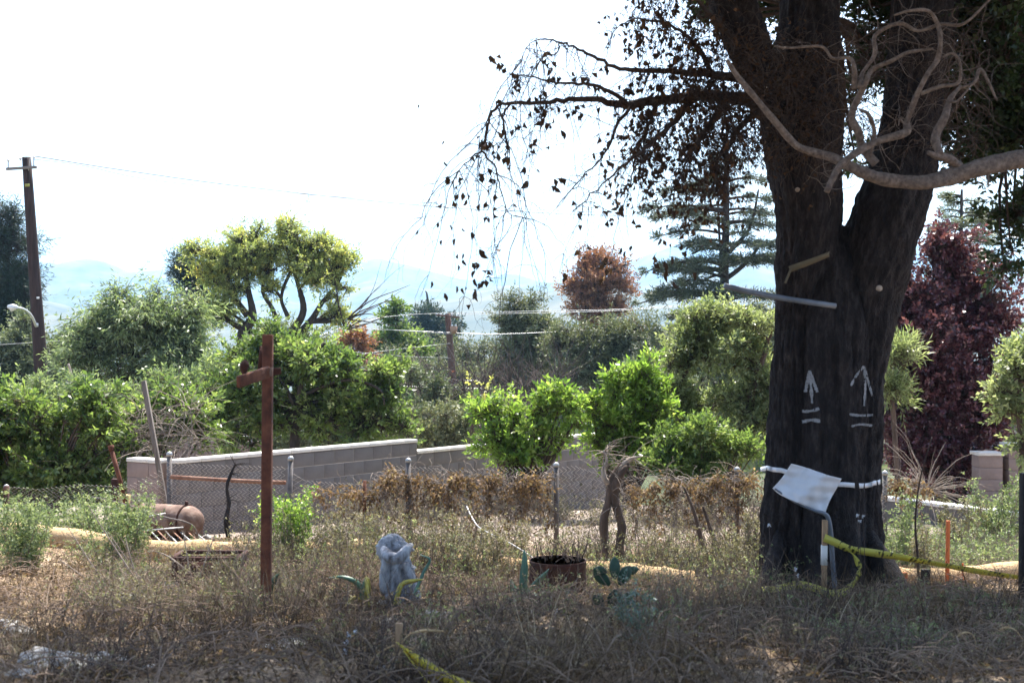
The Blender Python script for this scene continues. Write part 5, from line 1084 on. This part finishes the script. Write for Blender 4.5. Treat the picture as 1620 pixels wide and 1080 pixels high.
def agave(label, base, lv, D):
    t = thing('agave', label, 'agave', base)
    for rows, w_, mt in lv:
        m = M(); blade(m, [P(a, b, D + dd) for a, b, dd in rows], w_); m.build('leaf', MAT[mt], t, smooth=True)
c = ground_at(828, 955); D = c[1]
agave('blue green agave with one tall upright leaf beside the rusty drum', c, [([(830, 950, 0), (828, 920, 0), (830, 890, 0), (829, 868, 0)], .085, 'agave'), ([(832, 945, -.05), (845, 925, -.1), (860, 910, -.2), (868, 900, -.25)], .06, 'agave'), ([(822, 950, 0), (812, 930, 0), (808, 915, 0)], .07, 'agave'), ([(820, 955, -.1), (805, 948, -.2), (800, 955, -.25)], .06, 'agave'), ([(830, 950, -.1), (842, 938, -.2), (850, 945, -.3)], .06, 'agave')], D)
c = ground_at(575, 965); D = c[1]
agave('agave with drooping green and yellow leaves left of the grey stump', c, [([(575, 955, 0), (568, 925, 0), (545, 913, 0), (520, 913, 0)], .05, 'agave'), ([(578, 955, 0), (582, 930, -.1), (580, 915, -.15), (584, 960, -.3)], .055, 'agave_yellow'), ([(577, 955, 0), (575, 930, 0), (577, 915, 0)], .04, 'agave'), ([(572, 955, 0), (560, 945, -.1), (545, 960, -.2)], .05, 'agave_yellow')], D)
agave('small agave with a yellow leaf across the stump foot', ground_at(640, 968), [([(625, 955, -.35), (635, 925, -.35), (655, 918, -.35), (670, 916, -.35)], .045, 'agave_yellow'), ([(655, 940, -.1), (670, 905, 0), (680, 885, 0), (665, 877, 0)], .03, 'agave'), ([(422, 960, 0), (436, 925, 0), (444, 908, 0)], .06, 'agave')][:2], D)
m = M(); blade(m, [P(424, 945, 9.3), P(432, 920, 9.3), P(442, 906, 9.3)], .06); tag(m.build('agave_leaf', MAT['cactus'], smooth=True), 'single broad green leaf tucked behind the rusty post', 'leaf')

# rocks
def rock(px, py, wpx, hpx, label, n_=1, seed=0):
    c = ground_at(px, py + hpx * .3); k = c[1] / FPX; r_ = np.random.default_rng(seed)
    A2, B2 = 14, 22; V = []; ph = r_.uniform(0, 6, 9)
    for i in range(A2 + 1):
        for j in range(B2):
            a = math.pi * i / A2; b = 2 * math.pi * j / B2
            d = np.array((math.sin(a) * math.cos(b), math.sin(a) * math.sin(b), math.cos(a)))
            s = 1 + .16 * math.sin(d[0] * 4 + ph[0]) * math.sin(d[1] * 4 + ph[1]) + .14 * math.sin(d[2] * 5 + d[0] * 3 + ph[2]) + .07 * math.sin(d[0] * 11 + ph[3]) * math.sin(d[2] * 9 + ph[4]) + .05 * math.sin(d[1] * 13 + ph[5]) + r_.normal() * .03 + .12 * abs(math.sin(d[0] * 5 + d[2] * 3 + ph[6])) - .1 * abs(math.sin(d[2] * 7 + ph[7]))
            V.append(c + np.sign(d) * np.abs(d) ** .8 * s * np.array((wpx * k / 2, wpx * k * .38, hpx * k * .62)))
    f = [(i * B2 + j, (i + 1) * B2 + j, (i + 1) * B2 + (j + 1) % B2, i * B2 + (j + 1) % B2) for i in range(A2) for j in range(B2)]
    m = M(); m.add(V, f); tag(m.build('rock', MAT['rock'], smooth=True), label, 'rock')
rock(190, 950, 62, 30, 'pale sunlit rock lying in the weeds left of the dark bin', seed=1)
rock(272, 932, 34, 34, 'small white rock against the dark rusty bin', seed=2)
rock(20, 1000, 60, 30, 'grey flat rock at the left edge above the corner', seed=3)
rock(15, 985, 34, 16, 'small rock lying on top at the left edge', seed=33)
rock(80, 1048, 110, 38, 'large pale broken concrete lump in the shade at lower left', seed=4)
rock(155, 1050, 80, 30, 'pale lump right beside the large concrete lump', seed=5)
rock(30, 1070, 60, 24, 'rock at the bottom left corner', seed=6)
rock(235, 1058, 50, 18, 'small grey rock right of the concrete lumps', seed=7)
rock(455, 1022, 66, 20, 'flat pale rock just below the rusty post', seed=8)
rock(606, 986, 40, 22, 'blue grey rock left of the short taped stake', seed=9)
rock(605, 955, 18, 18, 'round stone at the foot of the grey stump', seed=10)
rock(690, 975, 50, 20, 'pale stone right of the grey stump in the shade', seed=11)
rock(668, 987, 22, 12, 'little blue grey stone below the pale stone', seed=12)
rock(818, 940, 16, 22, 'white stone at the agave foot beside the drum', seed=13)
rock(1030, 945, 22, 16, 'grey stone on the sunny dirt right of the cactus', seed=14)
rock(325, 852, 20, 12, 'grey crumpled lump on the straw wattle under the tank', seed=15)

# orange and other stakes at right
for (px, y0, y1, D, w_, mt, lab) in ((1498, 823, 948, 11.8, .036, 'orange', 'tall bright orange survey stake right of the forked trunk'), (1432, 905, 950, 11.8, .04, 'orange', 'short orange stake nearest the forked trunk'), (1523, 890, 940, 12.4, .02, 'orange', 'thin short orange stake right of the tall orange stake'), (1464, 900, 960, 11.4, .08, 'black_stem', 'dark stubby post under the tape right of the trunk')):
    g = on_ground(px, D); m = M(); bar(m, g - (0, 0, .1), P(px + (2 if px == 1498 else 0), y0, D), w_, w_ * .5); tag(m.build('survey_stake' if mt == 'orange' else 'stub_post', MAT[mt], bevel=.003), lab, 'stake')
g = on_ground(1622, 10.6); m = M(); bar(m, g - (0, 0, .1), P(1624, 748, 10.6), .09, .09); tag(m.build('edge_post', MAT['black_stem'], bevel=.004), 'dark post cut by the right edge, behind the tape', 'post')
# dark dried stalk with seed heads right of trunk
m = M(); D = 11.7
tube(m, [on_ground(1455, D), P(1452, 880, D), P(1448, 830, D), P(1452, 780, D), P(1460, 740, D), P(1475, 690, D)], [.012, .012, .010, .008, .006, .004], 8, seg=5)
tag(m.build('dry_stalk', MAT['twig']), 'tall thin dry stalk right of the forked trunk', 'stalk')

# foreground stake with yellow tape
c = on_ground(630, 6.3); t = thing('taped_stake', 'short wooden stake in the near grass with yellow tape tied to it', 'stake', c)
m = M(); bar(m, c - (0, 0, .1), P(631, 985, 6.3), .036, .03); m.build('shaft', MAT['wood'], t, bevel=.003)
t = thing('caution_tape', 'yellow tape with a sun fleck put into its colour, running from the near stake out of the bottom edge', 'tape', c)
m = M(); ribbon(m, [P(633, 1020, 6.27), P(655, 1040, 6.15), P(690, 1062, 6.0), P(735, 1085, 5.8), P(820, 1110, 5.5)], .066, twist=[.9, .3, .1, .2, .4]); m.build('strip', MAT['sunlit_tape'], t)
m = M(); ribbon(m, [P(634, 1019, 6.26), P(648, 1042, 6.15), P(664, 1062, 6.05), P(684, 1085, 5.9), P(740, 1110, 5.6)], .05, twist=[.9, .6, .6, .6, .7]); m.build('strip', MAT['sunlit_tape'], t)
m = M(); g = on_ground(850, 5.3); bar(m, g - (0, 0, .1), g + (0, 0, .12), .03); tag(m.build('peg', MAT['wood']), 'low wooden peg holding the near tape end below the view', 'peg')
# dry grass heads near the camera
def head(rows, D, lab, r_=.008, brist=30):
    m = M(); p = [P(a, b, D) for a, b in rows]; n = len(p)
    rad = np.concatenate([np.linspace(.0025, .003, max(1, n - 2)), [r_, r_ * .5]])[-n:]
    tube(m, p, rad, 8, seg=6); q = spline(p, seg=6)[-8:]
    b = q[rng.integers(0, len(q), brist)]; tubes(m, np.stack([b, b + rng.normal(size=(brist, 3)) * .018], 1), np.full((brist, 2), .0009))
    tag(m.build('dry_grass_head', MAT['straw_sock']), lab, 'grass stalk')
head([(636, 1080), (632, 1030), (645, 1005), (670, 997), (702, 998)], 6.3, 'curved dry grass head arching right from the near taped stake')
head([(580, 1080), (585, 1050), (600, 1032), (628, 1020), (655, 1026)], 6.3, 'dry grass head curving over behind the near taped stake', .006)
head([(605, 1085), (612, 1060), (625, 1040), (635, 1030)], 6.2, 'short dry grass stem left of the near taped stake', .005)
head([(266, 1085), (258, 1050), (250, 1020), (242, 1000)], 6.4, 'single pale grass head standing at lower left', .007)
head([(516, 1085), (512, 1062), (508, 1040)], 6.2, 'stubby brown grass head left of the near taped stake', .009)
head([(788, 1085), (796, 1050), (806, 1020)], 6.2, 'brown grass head leaning right near the bottom middle', .007)
head([(1190, 1085), (1195, 1050), (1205, 1020)], 6.4, 'grass head below the forked trunk at the bottom', .006)
head([(1462, 1090), (1463, 1065), (1462, 1042), (1470, 1038)], 6.2, 'forked tan stem standing at lower right', .008)
head([(1618, 1010), (1605, 995), (1590, 992), (1580, 997)], 6.8, 'pale curled grass head at the right edge', .006)
head([(1545, 1030), (1540, 1005), (1525, 1000), (1512, 1008)], 6.9, 'drooping pale grass head left of the right edge one', .006)

# leafy plants
def plant(name, label, cat, px, py, hpx, wpx, mat, n, L, W, stems=14, group=None, D=None, stem_mat='twig_grey', lean=.5, droop=.2):
    c = ground_at(px, py) if D is None else on_ground(px, D)
    k = c[1] / FPX; hh = hpx * k; ww = wpx * k / 2; t = thing(name, label, cat, c, group)
    K = 7; th = rng.uniform(0, 2 * np.pi, stems); rr = np.sqrt(rng.uniform(0, 1, stems)) * ww
    top = np.stack([c[0] + rr * np.cos(th), c[1] + rr * np.sin(th) * .7, c[2] + hh * rng.uniform(.5, 1.05, stems)], 1)
    b = c + np.stack([rr * np.cos(th) * .35, rr * np.sin(th) * .3, np.full(stems, -.03)], 1)
    s = np.linspace(0, 1, K)[None, :, None]; p = b[:, None] * (1 - s) + top[:, None] * s
    p = p + np.cumsum(rng.normal(size=(stems, K, 3)) * .02 * hh, 1)
    m = M(); tubes(m, p, np.linspace(1, .35, K)[None] * np.full((stems, 1), max(.003, hh * .008)), 4); m.build('stems', MAT[stem_mat], t, kind='stuff')
    ns = n // 4; i = rng.integers(0, stems, ns); f_ = rng.uniform(.2, 1.0, ns) * (K - 1); j = np.minimum(f_.astype(int), K - 2); fr_ = (f_ - j)[:, None]
    pos = p[i, j] * (1 - fr_) + p[i, j + 1] * fr_ + rng.normal(size=(ns, 3)) * ww * .09
    m = M(); sprigs(m, pos, norm(rng.normal(size=(ns, 3)) + (0, 0, .5)), 4, L * 1.6, L, W, droop); m.build('foliage', MAT[mat], t, kind='stuff')
    return t
plant('leafy_weed', 'bright green leafy bush growing just right of the rusty post', 'bush', 455, 895, 110, 95, 'lime', 5200, .032, .02, 18, D=12.6)
plant('leafy_weed', 'green tip shoot rising above the bush behind the rusty post', 'weed', 478, 880, 130, 22, 'lime', 380, .032, .02, 3, D=12.9)
plant('blue_weed', 'pale blue green leafy weed in the shade at bottom centre', 'weed', 1000, 1078, 118, 75, 'blue_leaf', 460, .026, .017, 9, D=7.3)
plant('leafy_weed', 'large pale green weed left of the straw wattle, at the left edge', 'weed', 40, 975, 115, 130, 'weed', 6500, .028, .015, 26, D=11.3)
plant('leafy_weed', 'tall pale green weed before the left wattle and tank', 'weed', 190, 930, 120, 150, 'weed', 7500, .028, .015, 30, D=11.9)
plant('leafy_weed', 'grey green weed behind the wattle at the left edge', 'weed', 60, 855, 70, 150, 'weed', 4500, .03, .016, 20, D=13.6)
plant('leafy_weed', 'green weed in front of the leaning rusty pipe and tank', 'weed', 150, 875, 75, 110, 'weed', 4200, .03, .016, 20, D=13.2)
for (px, D, hh, ww, lab) in ((395, 12.4, 60, 70, 'dull weeds just left of the rusty post'), (352, 10.1, 70, 60, 'blue grey weeds before the dark bin'), (515, 12.8, 95, 80, 'olive weeds right of the bright bush'), (560, 12.2, 100, 80, 'tall olive weeds left of the grey stump'), (600, 13.2, 90, 70, 'weeds behind the grey stump'), (665, 12.6, 100, 80, 'weeds just right of the grey stump'), (705, 13.5, 120, 70, 'tall grey weeds under the brown vine'), (740, 12.2, 95, 80, 'grey green weeds left of the agave'), (780, 12.8, 90, 80, 'weeds at the garden hose end'), (815, 13.6, 60, 60, 'low weeds behind the rusty drum'), (930, 12.7, 70, 60, 'weeds left of the twisted trunk'), (1040, 13.2, 55, 80, 'thin weeds right of the twisted trunk'), (1095, 12.9, 50, 80, 'thin weeds midway to the forked trunk'), (1160, 12.6, 75, 70, 'weeds just left of the forked trunk'), (1190, 13.8, 100, 30, 'thin brown weeds against the forked trunk edge')):
    plant('tall_weed', lab, 'weed', px, 0, hh, ww, 'weed_dull', 1700 if hh > 70 else 900, .028, .014, 18, D=D, group='tall dry weeds before the fence')
plant('climbing_weed', 'green weed behind the tape just right of the forked trunk', 'weed', 1425, 0, 120, 50, 'weed', 1900, .03, .017, 12, D=13.2)
plant('climbing_weed', 'weed with hanging pods right of the dry stalk', 'weed', 1455, 0, 115, 40, 'weed_dull', 1200, .05, .012, 12, D=12.6, droop=1.0)
plant('climbing_weed', 'green creeper spilling over the white capped wall', 'creeper', 1580, 0, 120, 110, 'weed', 5200, .035, .02, 26, D=15.6)
plant('climbing_weed', 'grey green creeper against the low wall face behind the orange stake', 'creeper', 1520, 0, 90, 80, 'weed_dull', 2600, .035, .018, 20, D=15.0)
plant('climbing_weed', 'small green plant on the dirt just left of the forked trunk base', 'weed', 1190, 0, 34, 50, 'weed', 500, .03, .018, 10, D=11.2)
m = M()
for a, b in (((105, 830), (215, 985)), ((140, 800), (245, 960)), ((170, 840), (268, 990)), ((198, 850), (225, 930)), ((95, 885), (170, 950)), ((345, 830), (300, 960)), ((395, 850), (352, 990)), ((240, 870), (300, 905)), ((290, 840), (308, 930)), ((330, 860), (325, 970))):
    D = rng.uniform(10.0, 10.8); p0 = P(*a, D); p1 = P(*b, D - .1); mid = (p0 + p1) / 2 + rng.normal(size=3) * .02
    tube(m, [p1, mid, p0], [.007, .006, .003], 5, seg=4, cap=False)
    q = np.linspace(0, 1, 60)[:, None]; bb = p0 * (1 - q) + p1 * q + rng.normal(size=(60, 3)) * .012
    tubes(m, np.stack([bb, bb + rng.normal(size=(60, 3)) * .022], 1), np.full((60, 2), .0012))
o = m.build('leaning_stalks', MAT['twig_grey'], kind='stuff'); tag(o, 'long grey seed stalks leaning across the sunny weeds left of the rusty post', 'weed stalks')
undergrowth('dark grey green weeds around the bin left of the rusty post', 260, (170, 440), (9.0, 11.6), (.15, .4), 'weed_dull', 'twig_grey', per=50, L=.022)
undergrowth('patches of dull green weeds in the near shaded grass', 300, (-20, 1640), (6.6, 10.5), (.10, .34), 'weed', 'twig_grey', per=46, L=.018, W=.010)
# tiny white flowers of dried asters
m = M()
for (px, py, D) in ((1357, 815, 10.6), (1366, 817, 10.6), (1360, 824, 10.6), (1217, 831, 10.6), (1258, 900, 10.5), (1262, 910, 10.5), (745, 1048, 6.6), (545, 1030, 6.8), (552, 1003, 7), (562, 999, 7), (548, 1015, 7), (595, 1058, 6.5), (597, 1068, 6.5), (607, 1056, 6.5), (837, 1050, 6.6), (880, 966, 8.4)):
    c = P(px, py, D); n = 12; leaves(m, np.repeat(c[None], n, 0), norm(rng.normal(size=(n, 3))), .022, .012, np.ones(n))
    g = np.array((c[0], c[1], float(G(c[0], c[1])))); tube(m, [g, (g + c) / 2 + (.01, 0, 0), c], .0025, 4, mi=1)
o = m.build('white_seed_heads', [MAT['sheet'], MAT['twig']], kind='stuff'); tag(o, 'scattered white seed heads on thin stems in the dry grass', 'seed heads')

# ------------------------------------------------------------------ dry grass, litter and stones on the ground: uncountable
def grass(name, label, n, y0, y1, hmin, hmax, wd, mat, lay=.8, clump=.15, mask=None, half=.46, K=4):
    y = y0 + (y1 - y0) * rng.uniform(0, 1, n) ** .9; x = rng.uniform(-1, 1, n) * y * half
    nc = n // 14; ci = rng.integers(0, nc, n); x = x[ci] + rng.normal(size=n) * clump; y = y[ci] + rng.normal(size=n) * clump
    if mask is not None: k = mask(x, y); x, y = x[k], y[k]
    n = len(x); z = G(x, y); b = np.stack([x, y, z - .02], 1)
    hh = rng.uniform(hmin, hmax, n) * (.6 + .5 * np.sin(x * 1.9 + 1) * np.sin(y * 1.3)) ; hh = np.maximum(hh, hmin * .6)
    d = norm(np.array((0, 0, 1.)) + rng.normal(size=(n, 3)) * lay * .5); side = norm(np.cross(d, rng.normal(size=(n, 3))))
    bend = norm(rng.normal(size=(n, 3)) * (1, 1, .2)); pts = [b]; dd = d
    for k in range(K - 1):
        dd = norm(dd + bend * .28 * lay + np.array((0, 0, -.14 * lay))); pts.append(pts[-1] + dd * (hh / (K - 1))[:, None])
    p = np.stack(pts, 1); wv = np.linspace(1, .12, K)[None, :, None] * wd * rng.uniform(.6, 1.4, (n, 1, 1))
    v = np.stack([p + side[:, None] * wv, p - side[:, None] * wv], 2).reshape(-1, 3)
    base = (np.arange(n) * K * 2)[:, None]; i = (np.arange(K - 1) * 2)[None]
    f = np.stack([base + i, base + i + 1, base + i + 3, base + i + 2], -1).reshape(-1, 4)
    m = M(); m.add(v, f, np.repeat(np.clip(rng.uniform(0, 1, n) ** 1.3 * .75 + .28 * np.sin(x * 1.3 + 2) * np.sin(y * 2.1 + x) + .05, 0, 1), K * 2)); o = m.build(name, mat, kind='stuff'); tag(o, label, 'grass')
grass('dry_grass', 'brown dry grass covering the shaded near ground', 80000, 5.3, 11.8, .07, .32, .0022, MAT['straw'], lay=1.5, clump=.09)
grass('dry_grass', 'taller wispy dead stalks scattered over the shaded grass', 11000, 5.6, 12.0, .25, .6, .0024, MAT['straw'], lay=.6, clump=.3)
grass('dry_grass', 'short dry grass with sunlight put into its straw colour, in the strip before the fence', 17000, 9.8, 15.0, .05, .16, .003, MAT['sunlit_straw'])
grass('dry_grass', 'thin dry tufts on the pale dirt behind the fence', 12000, 15.2, 26.0, .05, .16, .004, MAT['straw'], half=.5)
grass('green_ground_weed', 'short dull green weeds scattered through the dry grass', 9000, 6.2, 12.0, .06, .22, .004, MAT['weed_dull'], lay=1.2)
undergrowth('mixed dull weeds massed before the wire fence from the rusty post to the forked trunk', 800, (400, 1240), (11.6, 14.6), (.3, .75), 'weed_dull', 'twig', per=36)
undergrowth('green leafy weeds mixed through the belt before the wire fence', 330, (420, 1240), (11.2, 14.0), (.25, .6), 'weed', 'twig', per=44, L=.024)
undergrowth('low grey weeds in the shade around the grey stump and rusty drum', 620, (150, 1250), (8.4, 11.6), (.18, .6), 'weed_dull', 'twig_tan', per=22, L=.022)
undergrowth('tall dead weeds in the nearest shaded grass', 420, (-20, 1640), (5.9, 9.0), (.14, .5), 'weed_dull', 'twig', per=12, L=.016, W=.008)
undergrowth('sparse scrub on the pale dirt beyond the wire fence', 420, (560, 1240), (15.6, 20.5), (.3, .8), 'weed_dull', 'twig_grey', per=44, L=.035, W=.018)
undergrowth('weeds before the low white capped wall behind the tape', 420, (1390, 1640), (13.0, 16.5), (.3, .65), 'weed', 'twig_grey', per=50, L=.03, W=.016)
undergrowth('sunny green weeds along the straw wattle at the left', 150, (-20, 330), (10.6, 14.4), (.1, .26), 'weed', 'twig_grey', per=50)
# fallen twigs and dead stalks lying every way
n = 6500; y = rng.uniform(5.4, 13.5, n); x = rng.uniform(-.47, .47, n) * y; d = norm(rng.normal(size=(n, 3)) * (1, 1, .45)); c = np.stack([x, y, G(x, y) + rng.uniform(.02, .2, n)], 1)
LL = rng.uniform(.06, .4, (n, 1)); s = np.linspace(-.5, .5, 4)[None, :, None]; p = c[:, None] + d[:, None] * LL[:, None] * s; p[:, :, 2] -= (s[..., 0] ** 2) * LL * .5
m = M(); tubes(m, p, np.full((n, 4), .0022) * rng.uniform(.6, 1.8, (n, 1))); o = m.build('fallen_twigs', MAT['twig_tan'], kind='stuff'); tag(o, 'dead twigs and stalks tangled in the shaded near grass', 'twigs')
# leaf litter
n = 42000; y = rng.uniform(5.2, 15.2, n); x = rng.uniform(-.47, .47, n) * y; m = M()
leaves(m, np.stack([x, y, G(x, y) + rng.uniform(.0, .05, n)], 1), norm(rng.normal(size=(n, 3)) * (1, 1, .35)), .035 * rng.uniform(.5, 1.3, n), .018, rng.uniform(0, 1, n) ** 1.4)
o = m.build('leaf_litter', MAT['brown_leaf'], kind='stuff'); tag(o, 'fallen brown leaves littering the ground', 'leaf litter')
n = 9000; y = rng.uniform(12, 24, n); x = rng.uniform(-.1, .42, n) * y; m = M()
leaves(m, np.stack([x, y, G(x, y) + rng.uniform(.0, .04, n)], 1), norm(rng.normal(size=(n, 3)) * (1, 1, .35)), .05 * rng.uniform(.5, 1.3, n), .03, rng.uniform(0, 1, n))
o = m.build('leaf_litter', MAT['straw'], kind='stuff'); tag(o, 'pale chips and leaves strewn on the dirt beyond the fence', 'litter')
